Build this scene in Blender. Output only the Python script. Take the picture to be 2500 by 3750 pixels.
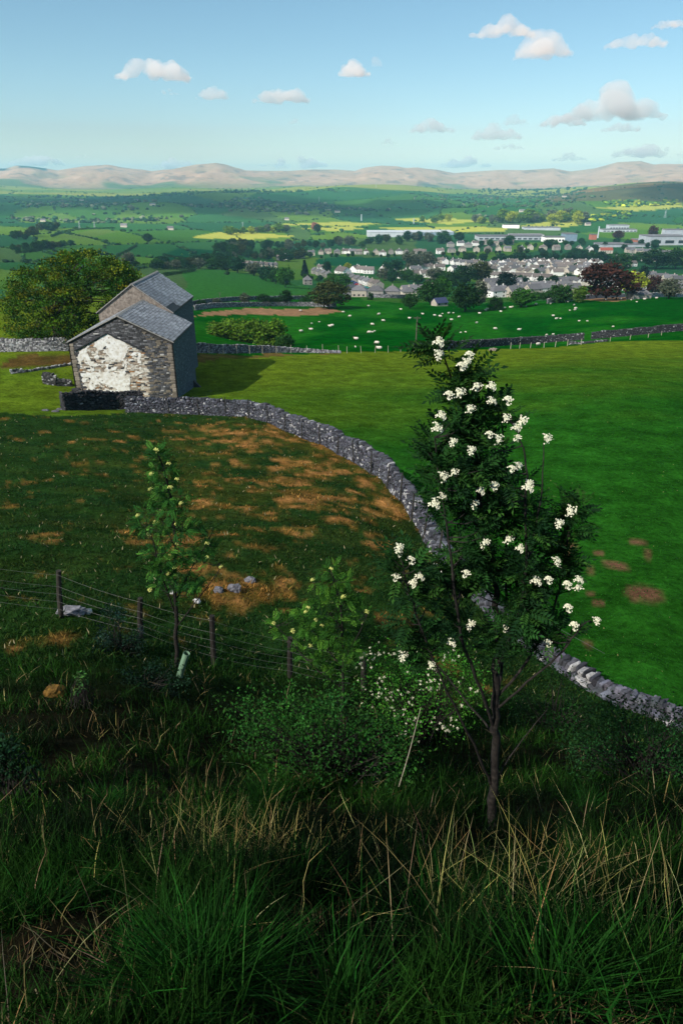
import bpy, math, random
import numpy as np
from mathutils import Vector, Matrix
R = math.radians
random.seed(7); rng = np.random.default_rng(7)
for o in list(bpy.data.objects): bpy.data.objects.remove(o)
scn = bpy.context.scene
COL = scn.collection
# ------------------------------------------------------------------ camera
PITCH = R(25.5); FPX = 2550.0; CX, CY = 1250.0, 1875.0     # focal length in photo pixels
cam = bpy.data.cameras.new('camera'); camo = bpy.data.objects.new('camera', cam); COL.objects.link(camo)
cam.sensor_fit = 'VERTICAL'; cam.sensor_height = 24.0; cam.lens = 24.0*FPX/3750.0
cam.clip_start = 0.05; cam.clip_end = 60000
camo.location = (0, 0, 0); camo.rotation_euler = (math.pi/2-PITCH, 0, 0)
scn.camera = camo
# ------------------------------------------------------------------ sky, sun, exposure
SUN_EL = R(39); SUN_AZ = R(227)          # azimuth clockwise from +Y (view direction): behind, to the left
sund = Vector((math.sin(SUN_AZ)*math.cos(SUN_EL), math.cos(SUN_AZ)*math.cos(SUN_EL), math.sin(SUN_EL)))
w = bpy.data.worlds.new('World'); scn.world = w; w.use_nodes = True
nt = w.node_tree; nt.nodes.clear()
sky = nt.nodes.new('ShaderNodeTexSky'); sky.sky_type = 'NISHITA'; sky.sun_disc = False
sky.sun_elevation = SUN_EL; sky.sun_rotation = SUN_AZ
sky.air_density = 1.0; sky.dust_density = 0.0; sky.ozone_density = 3.0; sky.altitude = 100
hs = nt.nodes.new('ShaderNodeHueSaturation'); hs.inputs['Hue'].default_value = 0.48; hs.inputs['Saturation'].default_value = 1.0
bg = nt.nodes.new('ShaderNodeBackground'); bg.inputs['Strength'].default_value = 0.061
wo = nt.nodes.new('ShaderNodeOutputWorld')
tint = nt.nodes.new('ShaderNodeMix'); tint.data_type = 'RGBA'; tint.blend_type = 'MULTIPLY'; tint.inputs['Factor'].default_value = 1.0; tint.inputs['B'].default_value = (.93,.955,.99,1)
nt.links.new(sky.outputs[0], hs.inputs['Color']); nt.links.new(hs.outputs[0], tint.inputs['A']); nt.links.new(tint.outputs['Result'], bg.inputs[0]); nt.links.new(bg.outputs[0], wo.inputs[0])
sl = bpy.data.lights.new('sun', 'SUN'); sl.energy = 5.0; sl.angle = R(0.6); sl.color = (1.0, 0.93, 0.82)
so = bpy.data.objects.new('sun', sl); COL.objects.link(so)
so.rotation_euler = (-sund).to_track_quat('-Z', 'Y').to_euler()
vs = scn.view_settings; vs.view_transform = 'Standard'; vs.look = 'None'; vs.gamma = 1.0; vs.exposure = 1.0
vs.use_curve_mapping = False
cy = scn.cycles
cy.max_bounces = 10; cy.diffuse_bounces = 2; cy.glossy_bounces = 1; cy.transmission_bounces = 3
cy.volume_bounces = 6; cy.transparent_max_bounces = 8; cy.use_denoising = True
cy.caustics_reflective = False; cy.caustics_refractive = False
# ------------------------------------------------------------------ helpers
def tag(o, label=None, cat=None, group=None, kind=None):
    if label: o['label'] = label
    if cat: o['category'] = cat
    if group: o['group'] = group
    if kind: o['kind'] = kind
    return o
def thing(name, label, cat, loc=(0,0,0), rz=0, group=None):
    o = bpy.data.objects.new(name, None); COL.objects.link(o)
    o.location = loc; o.rotation_euler = (0,0,rz); o.empty_display_size = 0.2
    return tag(o, label, cat, group)
def mesh_data(name, V, F, mat=None, smooth=False, col=None):
    """V (n,3); F array (m,k) or list of such arrays; col (n,3) per vertex"""
    me = bpy.data.meshes.new(name)
    V = np.asarray(V, dtype=np.float32).reshape(-1,3)
    Fs = [F] if isinstance(F, np.ndarray) else F
    Fs = [np.asarray(f, dtype=np.int32) for f in Fs if len(f)]
    me.vertices.add(len(V)); me.vertices.foreach_set('co', V.ravel())
    idx = np.concatenate([f.ravel() for f in Fs]); tot = np.concatenate([np.full(len(f), f.shape[1], np.int32) for f in Fs])
    st = np.concatenate([[0], np.cumsum(tot)[:-1]]).astype(np.int32)
    me.loops.add(len(idx)); me.loops.foreach_set('vertex_index', idx)
    me.polygons.add(len(tot)); me.polygons.foreach_set('loop_start', st); me.polygons.foreach_set('loop_total', tot)
    me.polygons.foreach_set('use_smooth', np.full(len(tot), bool(smooth)))
    if col is not None:
        ca = me.color_attributes.new('Col', 'FLOAT_COLOR', 'POINT')
        c4 = np.ones((len(V),4), np.float32); c4[:,:3] = col; ca.data.foreach_set('color', c4.ravel())
    me.update(calc_edges=True); me.validate()
    if mat: me.materials.append(mat)
    return me
def obj(name, me, parent=None, loc=None, rot=None, scale=None):
    o = bpy.data.objects.new(name, me); COL.objects.link(o)
    if parent: o.parent = parent
    if loc is not None: o.location = loc
    if rot is not None: o.rotation_euler = rot
    if scale is not None: o.scale = scale
    return o
def part(name, V, F, mat, parent=None, smooth=False, col=None):
    """vertices in world space; parent is an unrotated Empty"""
    V = np.asarray(V, float).reshape(-1,3)
    if len(V) < 64:                                  # keep only the vertices the faces use
        Fs = [F] if isinstance(F, np.ndarray) else F
        us = np.unique(np.concatenate([np.asarray(f).ravel() for f in Fs]))
        if len(us) < len(V):
            mp = np.full(len(V), -1); mp[us] = np.arange(len(us)); F = [mp[np.asarray(f)] for f in Fs]; V = V[us]
            if col is not None: col = np.asarray(col)[us]
    p = parent; off = np.zeros(3)
    while p is not None: off += np.array(p.location); p = p.parent
    return obj(name, mesh_data(name, V-off, F, mat, smooth, col), parent)
def copy_tree(o, parent=None):
    c = o.copy(); COL.objects.link(c); c.parent = parent
    for ch in o.children: copy_tree(ch, c)
    return c
def join(parts):
    """list of (V,F) -> (V,[F3,F4..])"""
    Vs, by, n = [], {}, 0
    for V, F in parts:
        V = np.asarray(V, float).reshape(-1,3); Vs.append(V)
        for f in ([F] if isinstance(F, np.ndarray) else F):
            f = np.asarray(f)
            if len(f): by.setdefault(f.shape[1], []).append(f+n)
        n += len(V)
    return np.concatenate(Vs), [np.concatenate(v) for v in by.values()]
BOXF = np.array([[0,3,2,1],[4,5,6,7],[0,1,5,4],[1,2,6,5],[2,3,7,6],[3,0,4,7]])
def box(x0,x1,y0,y1,z0,z1):
    return np.array([[x0,y0,z0],[x1,y0,z0],[x1,y1,z0],[x0,y1,z0],[x0,y0,z1],[x1,y0,z1],[x1,y1,z1],[x0,y1,z1]], float), BOXF
def rotz(V, a, c=(0,0,0)):
    V = np.asarray(V, float); c = np.asarray(c, float); ca, sa = math.cos(a), math.sin(a)
    M = np.array([[ca,-sa,0],[sa,ca,0],[0,0,1]]); return (V-c) @ M.T + c
def tube(P, rad, n=6, cap=True):
    P = np.asarray(P, float); m = len(P); rad = np.broadcast_to(np.asarray(rad, float), (m,))
    T = np.gradient(P, axis=0); T /= np.linalg.norm(T, axis=1)[:,None]+1e-12
    V = []
    ref = np.array([0.31,0.9,0.17]) if abs(T[0] @ np.array([0.31,0.9,0.17])) < .8 else np.array([1.,0,0])
    for i in range(m):
        a = np.cross(T[i], ref); a /= np.linalg.norm(a)+1e-12; b = np.cross(T[i], a)
        for k in range(n):
            t = 2*math.pi*k/n; V.append(P[i]+rad[i]*(math.cos(t)*a+math.sin(t)*b))
    F = [[i*n+k, i*n+(k+1)%n, (i+1)*n+(k+1)%n, (i+1)*n+k] for i in range(m-1) for k in range(n)]
    out = [np.array(F)]
    if cap: out.append(np.array([[*range(n)][::-1], [(m-1)*n+k for k in range(n)]]))
    return np.array(V), out
# icosphere base
def ico(sub=1):
    t = (1+5**.5)/2
    V = np.array([[-1,t,0],[1,t,0],[-1,-t,0],[1,-t,0],[0,-1,t],[0,1,t],[0,-1,-t],[0,1,-t],[t,0,-1],[t,0,1],[-t,0,-1],[-t,0,1]], float)
    V /= np.linalg.norm(V[0])
    F = [[0,11,5],[0,5,1],[0,1,7],[0,7,10],[0,10,11],[1,5,9],[5,11,4],[11,10,2],[10,7,6],[7,1,8],[3,9,4],[3,4,2],[3,2,6],[3,6,8],[3,8,9],[4,9,5],[2,4,11],[6,2,10],[8,6,7],[9,8,1]]
    V = [v for v in V]
    for _ in range(sub):
        mid = {}; F2 = []
        def m_(a,b):
            k = (min(a,b),max(a,b))
            if k not in mid:
                p = (V[a]+V[b])/2; V.append(p/np.linalg.norm(p)); mid[k] = len(V)-1
            return mid[k]
        for a,b,c in F:
            ab,bc,ca = m_(a,b),m_(b,c),m_(c,a); F2 += [[a,ab,ca],[b,bc,ab],[c,ca,bc],[ab,bc,ca]]
        F = F2
    return np.array(V), np.array(F)
ICO0, ICO1, ICO2 = ico(0), ico(1), ico(2)
# value noise
def _h(ix, iy, s):
    n = (ix*374761393 + iy*668265263 + s*2147483647 + 1013904223) & 0xffffffff
    n = ((n ^ (n >> 13)) * 1274126177) & 0xffffffff
    return ((n ^ (n >> 16)) & 0xffff)/65535.0
def vn(x, y, s=0):
    x = np.asarray(x, float); y = np.asarray(y, float)
    ix = np.floor(x).astype(np.int64); iy = np.floor(y).astype(np.int64); fx = x-ix; fy = y-iy
    fx = fx*fx*(3-2*fx); fy = fy*fy*(3-2*fy)
    a,b,c,d = _h(ix,iy,s),_h(ix+1,iy,s),_h(ix,iy+1,s),_h(ix+1,iy+1,s)
    return (a*(1-fx)+b*fx)*(1-fy)+(c*(1-fx)+d*fx)*fy
def fbm(x, y, s=0, oc=4):
    v = 0; a = .5; t = 0
    for i in range(oc):
        v = v+a*vn(x*2**i, y*2**i, s+i*17); t += a; a *= .5
    return v/t
def sstep(a, b, x):
    t = np.clip((np.asarray(x, float)-a)/(b-a), 0, 1); return t*t*(3-2*t)
def mixc(c, d, t):
    t = np.asarray(t)[...,None]; return np.asarray(c)*(1-t)+np.asarray(d)*t
# ------------------------------------------------------------------ materials
def nodes(name, rough=.9, spec=.2):
    m = bpy.data.materials.new(name); m.use_nodes = True; n = m.node_tree
    b = n.nodes['Principled BSDF']; b.inputs['Roughness'].default_value = rough; b.inputs['Specular IOR Level'].default_value = spec
    return m, n, b
def noise_col(n, cols, scale, detail=4, rough=.6, coord='Object', dist=0, pos=None):
    tc = n.nodes.new('ShaderNodeTexCoord'); tx = n.nodes.new('ShaderNodeTexNoise')
    tx.inputs['Scale'].default_value = scale; tx.inputs['Detail'].default_value = detail; tx.inputs['Roughness'].default_value = rough; tx.inputs['Distortion'].default_value = dist
    src = tc.outputs[coord] if coord != 'Position' else n.nodes.new('ShaderNodeNewGeometry').outputs['Position']
    n.links.new(src, tx.inputs['Vector'])
    cr = n.nodes.new('ShaderNodeValToRGB'); n.links.new(tx.outputs['Fac'], cr.inputs[0])
    el = cr.color_ramp.elements
    ps = pos or [0.3+0.4*i/(len(cols)-1) for i in range(len(cols))]
    while len(el) < len(cols): el.new(0.5)
    for e, c, p in zip(el, cols, ps): e.position = p; e.color = (*c, 1)
    return cr.outputs[0], tx
def mul(n, a, b, fac=1.0, mode='MULTIPLY'):
    mx = n.nodes.new('ShaderNodeMix'); mx.data_type = 'RGBA'; mx.blend_type = mode
    mx.inputs['Factor'].default_value = fac
    for s, v in ((mx.inputs['A'], a), (mx.inputs['B'], b)):
        if isinstance(v, tuple): s.default_value = (*v, 1)
        else: n.links.new(v, s)
    return mx.outputs['Result']
def bump(n, b, h, dist=.02, strength=.6):
    bp = n.nodes.new('ShaderNodeBump'); bp.inputs['Distance'].default_value = dist; bp.inputs['Strength'].default_value = strength
    n.links.new(h, bp.inputs['Height']); n.links.new(bp.outputs[0], b.inputs['Normal'])
def mat_noise(name, cols, scale, rough=.9, coord='Object', bumpd=0, spec=.2, detail=5, randv=0, pos=None):
    m, n, b = nodes(name, rough, spec)
    c, tx = noise_col(n, cols, scale, detail, coord=coord, pos=pos)
    if randv:
        oi = n.nodes.new('ShaderNodeObjectInfo'); mr = n.nodes.new('ShaderNodeMapRange')
        mr.inputs['To Min'].default_value = 1-randv; mr.inputs['To Max'].default_value = 1+randv
        n.links.new(oi.outputs['Random'], mr.inputs[0]); c = mul(n, c, mr.outputs[0])
    n.links.new(c, b.inputs['Base Color'])
    if bumpd: bump(n, b, tx.outputs['Fac'], bumpd, .8)
    return m
def mat_vcol(name, rough=.9, spec=.15, var=None, bumpsc=None, bumpd=.02, trans=0, randv=0):
    """vertex base colour times fine procedural variation"""
    m, n, b = nodes(name, rough, spec)
    at = n.nodes.new('ShaderNodeAttribute'); at.attribute_name = 'Col'; c = at.outputs['Color']
    tx = None
    if var:
        v, tx = noise_col(n, [(var[1],)*3, (var[2],)*3], var[0], 6, .7, coord='Position'); c = mul(n, c, v)
    if randv:
        oi = n.nodes.new('ShaderNodeObjectInfo'); mr = n.nodes.new('ShaderNodeMapRange')
        mr.inputs['To Min'].default_value = 1-randv; mr.inputs['To Max'].default_value = 1+randv
        n.links.new(oi.outputs['Random'], mr.inputs[0]); c = mul(n, c, mr.outputs[0])
    n.links.new(c, b.inputs['Base Color'])
    if bumpsc and tx: bump(n, b, tx.outputs['Fac'], bumpd, .8)
    if trans:
        tr = n.nodes.new('ShaderNodeBsdfTranslucent'); n.links.new(c, tr.inputs[0])
        mx = n.nodes.new('ShaderNodeMixShader'); mx.inputs[0].default_value = trans
        n.links.new(b.outputs[0], mx.inputs[1]); n.links.new(tr.outputs[0], mx.inputs[2])
        n.links.new(mx.outputs[0], n.nodes['Material Output'].inputs['Surface'])
    return m
# ------------------------------------------------------------------ terrain: surveyed heights, smoothly interpolated
def ray(px, py):
    x = (np.asarray(px, float)-CX)/FPX; yv = -(np.asarray(py, float)-CY)/FPX
    return np.stack([x+0*yv, math.cos(PITCH)+yv*math.sin(PITCH)+0*x, -math.sin(PITCH)+yv*math.cos(PITCH)+0*x], -1)
def at_y(px, py, Y):
    d = ray(px, py); return d*(np.asarray(Y)/d[...,1])[...,None]
CTRL = [
 # the steep bank below the viewpoint
 (0,3750,1.0),(1250,3750,1.0),(2500,3750,1.0),(0,3450,1.7),(1250,3450,1.7),(2500,3450,1.7),(0,3250,2.5),(1250,3250,2.55),(2500,3250,2.5),
 (0,3050,3.6),(900,3050,3.9),(1800,3050,4.6),(2500,3050,4.4),(0,2800,5.8),(1250,2780,6.9),(2300,2900,6.2),(0,2600,8.2),(600,2600,8.8),(1250,2600,9.6),(2000,2700,10),
 (2480,2750,10.5),(100,2400,11.2),(220,2262,13.5),(510,2330,13.2),(780,2430,12.8),(1060,2482,12.5),(1500,2540,12.6),
 # rough knoll
 (0,2230,14.2),(850,2150,18),(500,2000,22),(0,2000,21),(1000,1900,28),(1250,2150,19),(1500,2250,17.5),(700,1750,38),(0,1750,36),(500,1600,52),(0,1600,50),(300,1530,62),(1250,1800,36),(950,1620,52),
 # along the curved wall
 (470,1508,70),(700,1512,69),(920,1520,66),(1120,1600,56),(1300,1680,48),(1450,1790,40),(1530,1900,34),(1580,2000,29),(1680,2120,24.5),(1800,2260,21),(2000,2430,18.5),(2150,2520,17.2),(2450,2650,15.5),
 # the green field
 (2400,2400,20),(2400,2000,32),(2000,1700,48),(2450,1500,66),(1250,1450,82),(2400,1300,130),(2000,1300,122),(1250,1300,125),(1000,1290,128),(648,1457,78),(286,1452,77),(697,1410,89),(720,1295,112),(1100,1285,135),
 (2000,1268,165),(2450,1225,172),(1640,1280,152),(50,1290,97),(250,1288,97),(60,1400,80),(60,1490,68),
 # sheep field
 (1250,1200,215),(1900,1180,240),(2440,1092,290),(2000,1108,300),(1700,1128,300),(1500,1112,330),(1000,1140,270),(750,1150,235),(700,1222,160),(920,1262,168),(400,1140,240),(100,1140,240),
 # behind the crest, down to the town
 (2440,1088,330),(2440,1090,420),(2000,1100,380),(1700,1110,380),(1400,1086,400),(1100,1062,520),(900,1050,480),(700,1010,560),(300,1040,480),(50,1060,430),(1330,1040,640),(1450,1075,520),
 (1400,965,900),(2000,950,1000),(2000,1050,600),(2450,1000,760),(1650,1060,560),(1700,900,1250),(1500,868,1550),(2300,852,1600),(2450,920,1150),(1000,965,880),(1000,900,1250),
 (300,960,720),(100,960,700),(100,870,1150),(350,842,1400),(600,905,1050),(600,780,2300),(100,790,2100),(1250,780,2600),(1250,820,2000),(800,830,1750),
 (300,740,3200),(50,740,3000),(1250,732,3600),(1200,698,4300),(1250,755,3100),(2440,668,3500),(2200,690,3500),(2000,722,3600),(2440,765,2400),(2100,780,2300),(1750,760,2700),(1750,705,4300),(1900,700,6000),(2440,690,6000),
 (600,697,5000),(100,697,4500),(1480,684,4800),(300,692,6500),(900,690,6500),(1480,688,6500),
]
RIDGE = [(-300,612),(-100,618),(23,617),(63,606),(110,609),(212,624),(310,609),(396,603),(459,615),(557,628),(631,620),(717,603),(792,598),(832,606),(900,626),(1058,628),(1144,622),(1236,621),(1299,626),(1334,614),(1397,607),(1449,609),(1483,616),(1523,614),(1603,623),(1661,634),(1743,628),(1830,622),(1921,624),(2025,617),(2088,628),(2174,617),(2260,594),(2346,590),(2392,603),(2426,600),(2478,601),(2600,598),(2800,610)]
KP = 3.0
def _ft(P): return np.stack([np.arctan2(P[:,0], P[:,1])*KP, np.log(np.hypot(P[:,0], P[:,1]))], 1)
_c = np.array(CTRL, float); _P = at_y(_c[:,0], _c[:,1], _c[:,2])
_X = _ft(_P); _T = _P[:,2]/np.hypot(_P[:,0], _P[:,1])
def _phi(r2): return r2*np.log(np.maximum(r2, 1e-12))*.5
_n = len(_X); _A = np.zeros((_n+3,_n+3)); _D = ((_X[:,None]-_X[None])**2).sum(2)
_A[:_n,:_n] = _phi(_D)+np.eye(_n)*0.004; _A[:_n,_n] = 1; _A[:_n,_n+1:] = _X; _A[_n,:_n] = 1; _A[_n+1:,:_n] = _X.T
_W = np.linalg.solve(_A, np.concatenate([_T, np.zeros(3)]))
FAR0 = 6300.0
_rp = np.array(RIDGE, float); _ra = ray(_rp[:,0], _rp[:,1]); _raz = np.arctan2(_ra[:,0], _ra[:,1]); _rt = _ra[:,2]/np.hypot(_ra[:,0], _ra[:,1])
def _rbf(ph, lr):
    out = np.empty(len(ph)); X = np.stack([ph*KP, lr], 1)
    for i in range(0, len(ph), 20000):
        x = X[i:i+20000]; D = ((x[:,None]-_X[None])**2).sum(2)
        out[i:i+20000] = _phi(D) @ _W[:_n] + _W[_n] + x @ _W[_n+1:]
    return out
def hz(X, Y, rough=True):
    X = np.asarray(X, float).ravel(); Y = np.asarray(Y, float).ravel()
    r = np.maximum(np.hypot(X, Y), .05); ph = np.arctan2(X, Y); pc = np.clip(ph, -.62, .62)
    rr = np.clip(r, 1.0, FAR0)
    z = _rbf(pc, np.log(rr))*rr
    z = np.where(r < 1.0, -1.72+(z+1.72)*r, z)
    # behind the viewpoint the hill levels off
    b = sstep(1.0, 1.9, np.abs(ph)); z = z*(1-b)+b*(-1.72+0.03*np.minimum(r, 80))
    # fells
    f = sstep(FAR0, 9400, r)
    rt = np.interp(pc, _raz, _rt)
    wob = (fbm(ph*20, r/1100, 5, 4)-.5)
    right = sstep(.12, .2, pc)
    prof = np.where(r < 9400, f**(1.15+.5*right), 1-.9*sstep(9400, 12500, r))
    zm = rt*9400*prof + (z)*(1-f) + wob*85*np.sin(np.pi*np.clip((r-FAR0)/(9400-FAR0), 0, 1))*(r < 9400)
    zm = np.where(r > 9400, np.minimum(zm, rt*9400), zm)
    zm = zm + (r > FAR0+300)*16*(fbm(ph*150, r/170, 6, 4)-.5)*np.sin(np.pi*np.clip((r-FAR0)/(9400-FAR0), 0, 1))
    z = np.where(r > FAR0, zm, z)
    if rough:
        kn = sstep(10, 16, r)*(1-sstep(60, 85, r))
        z = z + kn*(.55*(fbm(X/3.0, Y/2.6, 3, 4)-.5)+.16*(fbm(X/.9, Y/.7, 4, 2)-.5))
        nb = 1-sstep(9, 14, r)
        z = z + nb*.16*(fbm(X/.8, Y/.8, 9, 3)-.5)
        z = z + sstep(300, 700, r)*(1-sstep(5000, 6300, r))*10*(fbm(X/330, Y/330, 21, 3)-.5)*np.clip(r/1500, 0, 1)
        far_ = sstep(1300, 2600, r)*(1-sstep(5200, 6300, r)); z = z+far_*55*(fbm(X/620+3, Y/620, 23, 3)-.5)
    return z
def h1(x, y): return float(hz([x],[y])[0])
_LR = np.exp(np.linspace(math.log(.7), math.log(9300), 300))
def at(px, py):
    """the point of the ground seen at photo pixel (px, py)"""
    d = ray(px, py); d = d/math.hypot(d[0], d[1])
    P = d[None]*_LR[:,None]; g = P[:,2]-hz(P[:,0], P[:,1]); k = np.where(g < 0)[0]
    if not len(k): return d*9000
    k = k[0]
    if k == 0: return P[0]
    LR = np.linspace(_LR[k-1], _LR[k], 9); P = d[None]*LR[:,None]; g = P[:,2]-hz(P[:,0], P[:,1]); g[0] = max(g[0], 1e-6); g[-1] = min(g[-1], -1e-6); k = np.where(g < 0)[0][0]
    a, b = LR[k-1], LR[k]; ga, gb = g[k-1], g[k]; t = a+(b-a)*ga/(ga-gb)
    q = d*t; q[2] = h1(q[0], q[1]); return q
def onground(x, y): return np.array([x, y, h1(x, y)])
def inpoly(X, Y, poly):
    X = np.asarray(X); Y = np.asarray(Y); ins = np.zeros(X.shape, bool); n = len(poly)
    for i in range(n):
        x1,y1 = poly[i][:2]; x2,y2 = poly[(i+1)%n][:2]
        if y1 == y2: continue
        ins ^= ((y1 > Y) != (y2 > Y)) & (X < (x2-x1)*(Y-y1)/(y2-y1)+x1)
    return ins
# polar sheet round the viewpoint, out to the fells
_fr = np.linspace(-.66, .66, 500); _sd = np.linspace(.66, math.pi, 26)[1:]
PHI = np.concatenate([-_sd[::-1], _fr, _sd[:-1]]); RR = np.concatenate([[.05,.3], np.exp(np.linspace(math.log(.6), math.log(6300), 470)), np.linspace(6360, 9500, 90), np.linspace(9700, 12800, 12)])
GX = (np.sin(PHI)[None]*RR[:,None]); GY = (np.cos(PHI)[None]*RR[:,None])
GZ = hz(GX, GY).reshape(GX.shape)
nr, nc = GX.shape
I = np.arange(nr*nc).reshape(nr, nc); I2 = np.roll(I, -1, 1)
GF = np.stack([I[:-1], I2[:-1], I2[1:], I[1:]], -1).reshape(-1,4)[:, ::-1]
GV = np.stack([GX.ravel(), GY.ravel(), GZ.ravel()], 1)
# ---- ground cover colours (base colours of turf, dead grass, bare soil, moor; sunlit strips painted in)
def wpoly(pts): return [at(*p)[:2] for p in pts]
gx, gy = GV[:,0], GV[:,1]; gr = np.hypot(gx, gy); gph = np.arctan2(gx, gy)
C_FIELD = np.array([.100,.150,.010]); C_FIELD2 = np.array([.014,.082,.007])
C_SHEEP = np.array([.0015,.078,.003]); C_KNOLL = np.array([.010,.034,.010]); C_DEAD = np.array([.17,.085,.022]); C_SOIL = np.array([.24,.13,.065])
cols = np.tile(C_FIELD, (len(GV),1))
# wide view: mosaic of pastures
NS = 230
sr = np.exp(rng.uniform(math.log(380), math.log(7000), NS)); sp = rng.uniform(-.6, .6, NS)
SX, SY = sr*np.sin(sp), sr*np.cos(sp)
def cell(X, Y):
    """nearest and second nearest field seed in a log-polar metric (fields of like apparent size)"""
    X = np.asarray(X, float); Y = np.asarray(Y, float); r = np.hypot(X, Y); p = np.arctan2(X, Y)
    q = np.stack([p*4+.1*fbm(X/200,Y/200,2,2), np.log(r)*1.9+.12*fbm(X/260,Y/260,8,2)], 1)
    s = np.stack([sp*4, np.log(sr)*1.9], 1); i1 = np.empty(len(q), int); d1 = np.empty(len(q)); d2 = np.empty(len(q))
    for i in range(0, len(q), 20000):
        D = ((q[i:i+20000,None]-s[None])**2).sum(2); k = np.argpartition(D, 1, axis=1)[:, :2]; j = np.arange(len(D))
        i1[i:i+20000] = k[:,0]; d1[i:i+20000] = np.sqrt(D[j,k[:,0]]); d2[i:i+20000] = np.sqrt(D[j,k[:,1]])
    return i1, d1, d2
fcol = np.array([[.035,.105,.018],[.02,.085,.022],[.055,.13,.015],[.028,.10,.03],[.075,.145,.02],[.018,.075,.03],[.05,.10,.03]])
fpick = rng.integers(0, len(fcol), NS)
far = gr > 380
i1, d1, d2 = cell(gx[far], gy[far]); cols[far] = fcol[fpick[i1]]*(1+.25*(fbm(gx[far]/90, gy[far]/90, 4, 3)-.5))[:,None]
def paint(pts, c, edge=0):
    m = inpoly(gx, gy, wpoly(pts)); cols[m] = np.asarray(c)
    return m
SHEEP = [(440,1288),(440,1180),(700,1140),(1300,1110),(1500,1118),(1700,1130),(1950,1112),(2200,1092),(2600,1086),(2620,1212),(2130,1262),(1640,1284),(1250,1290),(700,1300)]
m_sheep = inpoly(gx, gy, wpoly(SHEEP)) & (gr < 380); 
m_sheep |= (gr > 175) & (gr < 380) & (gph > -.3); m_sheep &= ~((gr < 200) & (gph < -.25))
sf = fbm(gx[m_sheep]/14, gy[m_sheep]/22, 6, 4); cols[m_sheep] = mixc(C_SHEEP*.8, [.012,.105,.006], sstep(.35,.7,sf))*(1+.5*(fbm(gx[m_sheep]/3, gy[m_sheep]/4, 7, 3)-.5))[:,None]
paint([(640,1115),(690,1040),(660,995),(760,985),(900,1000),(1130,1050),(1150,1075),(1000,1085),(800,1095)], (.026,.115,.018))     # mown pasture
paint([(1330,1100),(1280,1070),(1500,1085),(1700,1095),(1500,1112)], (.035,.105,.015))
paint([(1160,950),(1250,940),(1500,945),(1770,975),(1760,985),(1500,975),(1300,975),(1150,970)], (.004,.062,.022))            # dark green field in the town
paint([(600,930),(660,905),(820,920),(810,940),(700,960),(610,950)], (.004,.05,.018))
paint([(190,870),(350,838),(440,845),(300,875)], (.075,.13,.025))
paint([(730,862),(800,850),(900,850),(1090,865),(900,878),(700,872)], (.30,.31,.055))  # bright strip: sunlight put into the field colour
paint([(1370,832),(1600,830),(1860,835),(1840,850),(1500,850)], (.28,.30,.055))  # strip by the factory, sunshine painted as pale yellow
for pts in ([(1000,822),(1240,812),(1400,818),(1290,830)],[(1430,800),(1640,800),(1800,810),(1640,822)]): paint(pts, (.28,.30,.055))  # two more sunlit fields, the sun put into their colour
for pts in ([(1880,830),(2000,812),(2120,806),(2150,822),(2000,838)],[(2180,760),(2320,745),(2500,742),(2500,760),(2330,772)],[(2230,735),(2380,715),(2520,708),(2520,726)],[(1100,838),(1230,828),(1340,836),(1230,848)]): paint(pts, (.27,.29,.055))  # further strips painted yellow as if in full sun
m = (gr > 4300) & (gr < 6400); y5 = fbm(gx[m]/700, gy[m]/400, 31, 3)
cols[m] = mixc([.10,.17,.03],[.20,.22,.045], sstep(.35,.65,y5))
# moorland fells
m = gr > 6000; ff = sstep(6000, 6900, gr[m]+1200*(fbm(gph[m]*14, gr[m]/900, 12, 3)-.5))
moor = mixc([.31,.165,.095],[.46,.29,.19], fbm(gph[m]*60, gr[m]/260, 14, 5))
moor = mixc(moor, [.085,.12,.04], np.clip(.75*sstep(.50,.72, fbm(gph[m]*22, gr[m]/700, 15, 3))*(1-.8*sstep(7200,8600,gr[m]))+.6*(1-sstep(6600,7600,gr[m])),0,1))
moor = mixc(moor, [.06,.045,.05], .5*sstep(.62,.72, fbm(gph[m]*90, gr[m]/200, 18, 3)))
cols[m] = mixc(cols[m], moor, ff)
pd = np.interp(-.0, [0,1],[0,0]); m = (gr > 8700) & (gph < ray(205,620)[0]/ray(205,620)[1]*.985) & (fbm(gph*40, gr/500, 19, 3) > .36); cols[m] = [.022,.034,.042]     # conifer plantation on the left skyline
# right-hand moor hill
m = (gph > .26) & (gr > 2900) & (gr < 4300); cols[m] = mixc([.075,.075,.035],[.2,.12,.05], sstep(.45,.7,fbm(gx[m]/160,gy[m]/300,33,3)))
# green field: yellower upslope, deeper green towards the right and near
m = (gr <= 175) & ~m_sheep; t = sstep(.0, 1., (gr[m]-25)/110 - .9*np.clip(gph[m], -.2, .5) + .5*(fbm(gx[m]/14, gy[m]/7, 41, 4)-.5))
cols[m] = mixc(C_FIELD2, C_FIELD, t)*(1+.5*(fbm(gx[m]/1.6, gy[m]/.9, 43, 4)-.5))[:,None]
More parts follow.
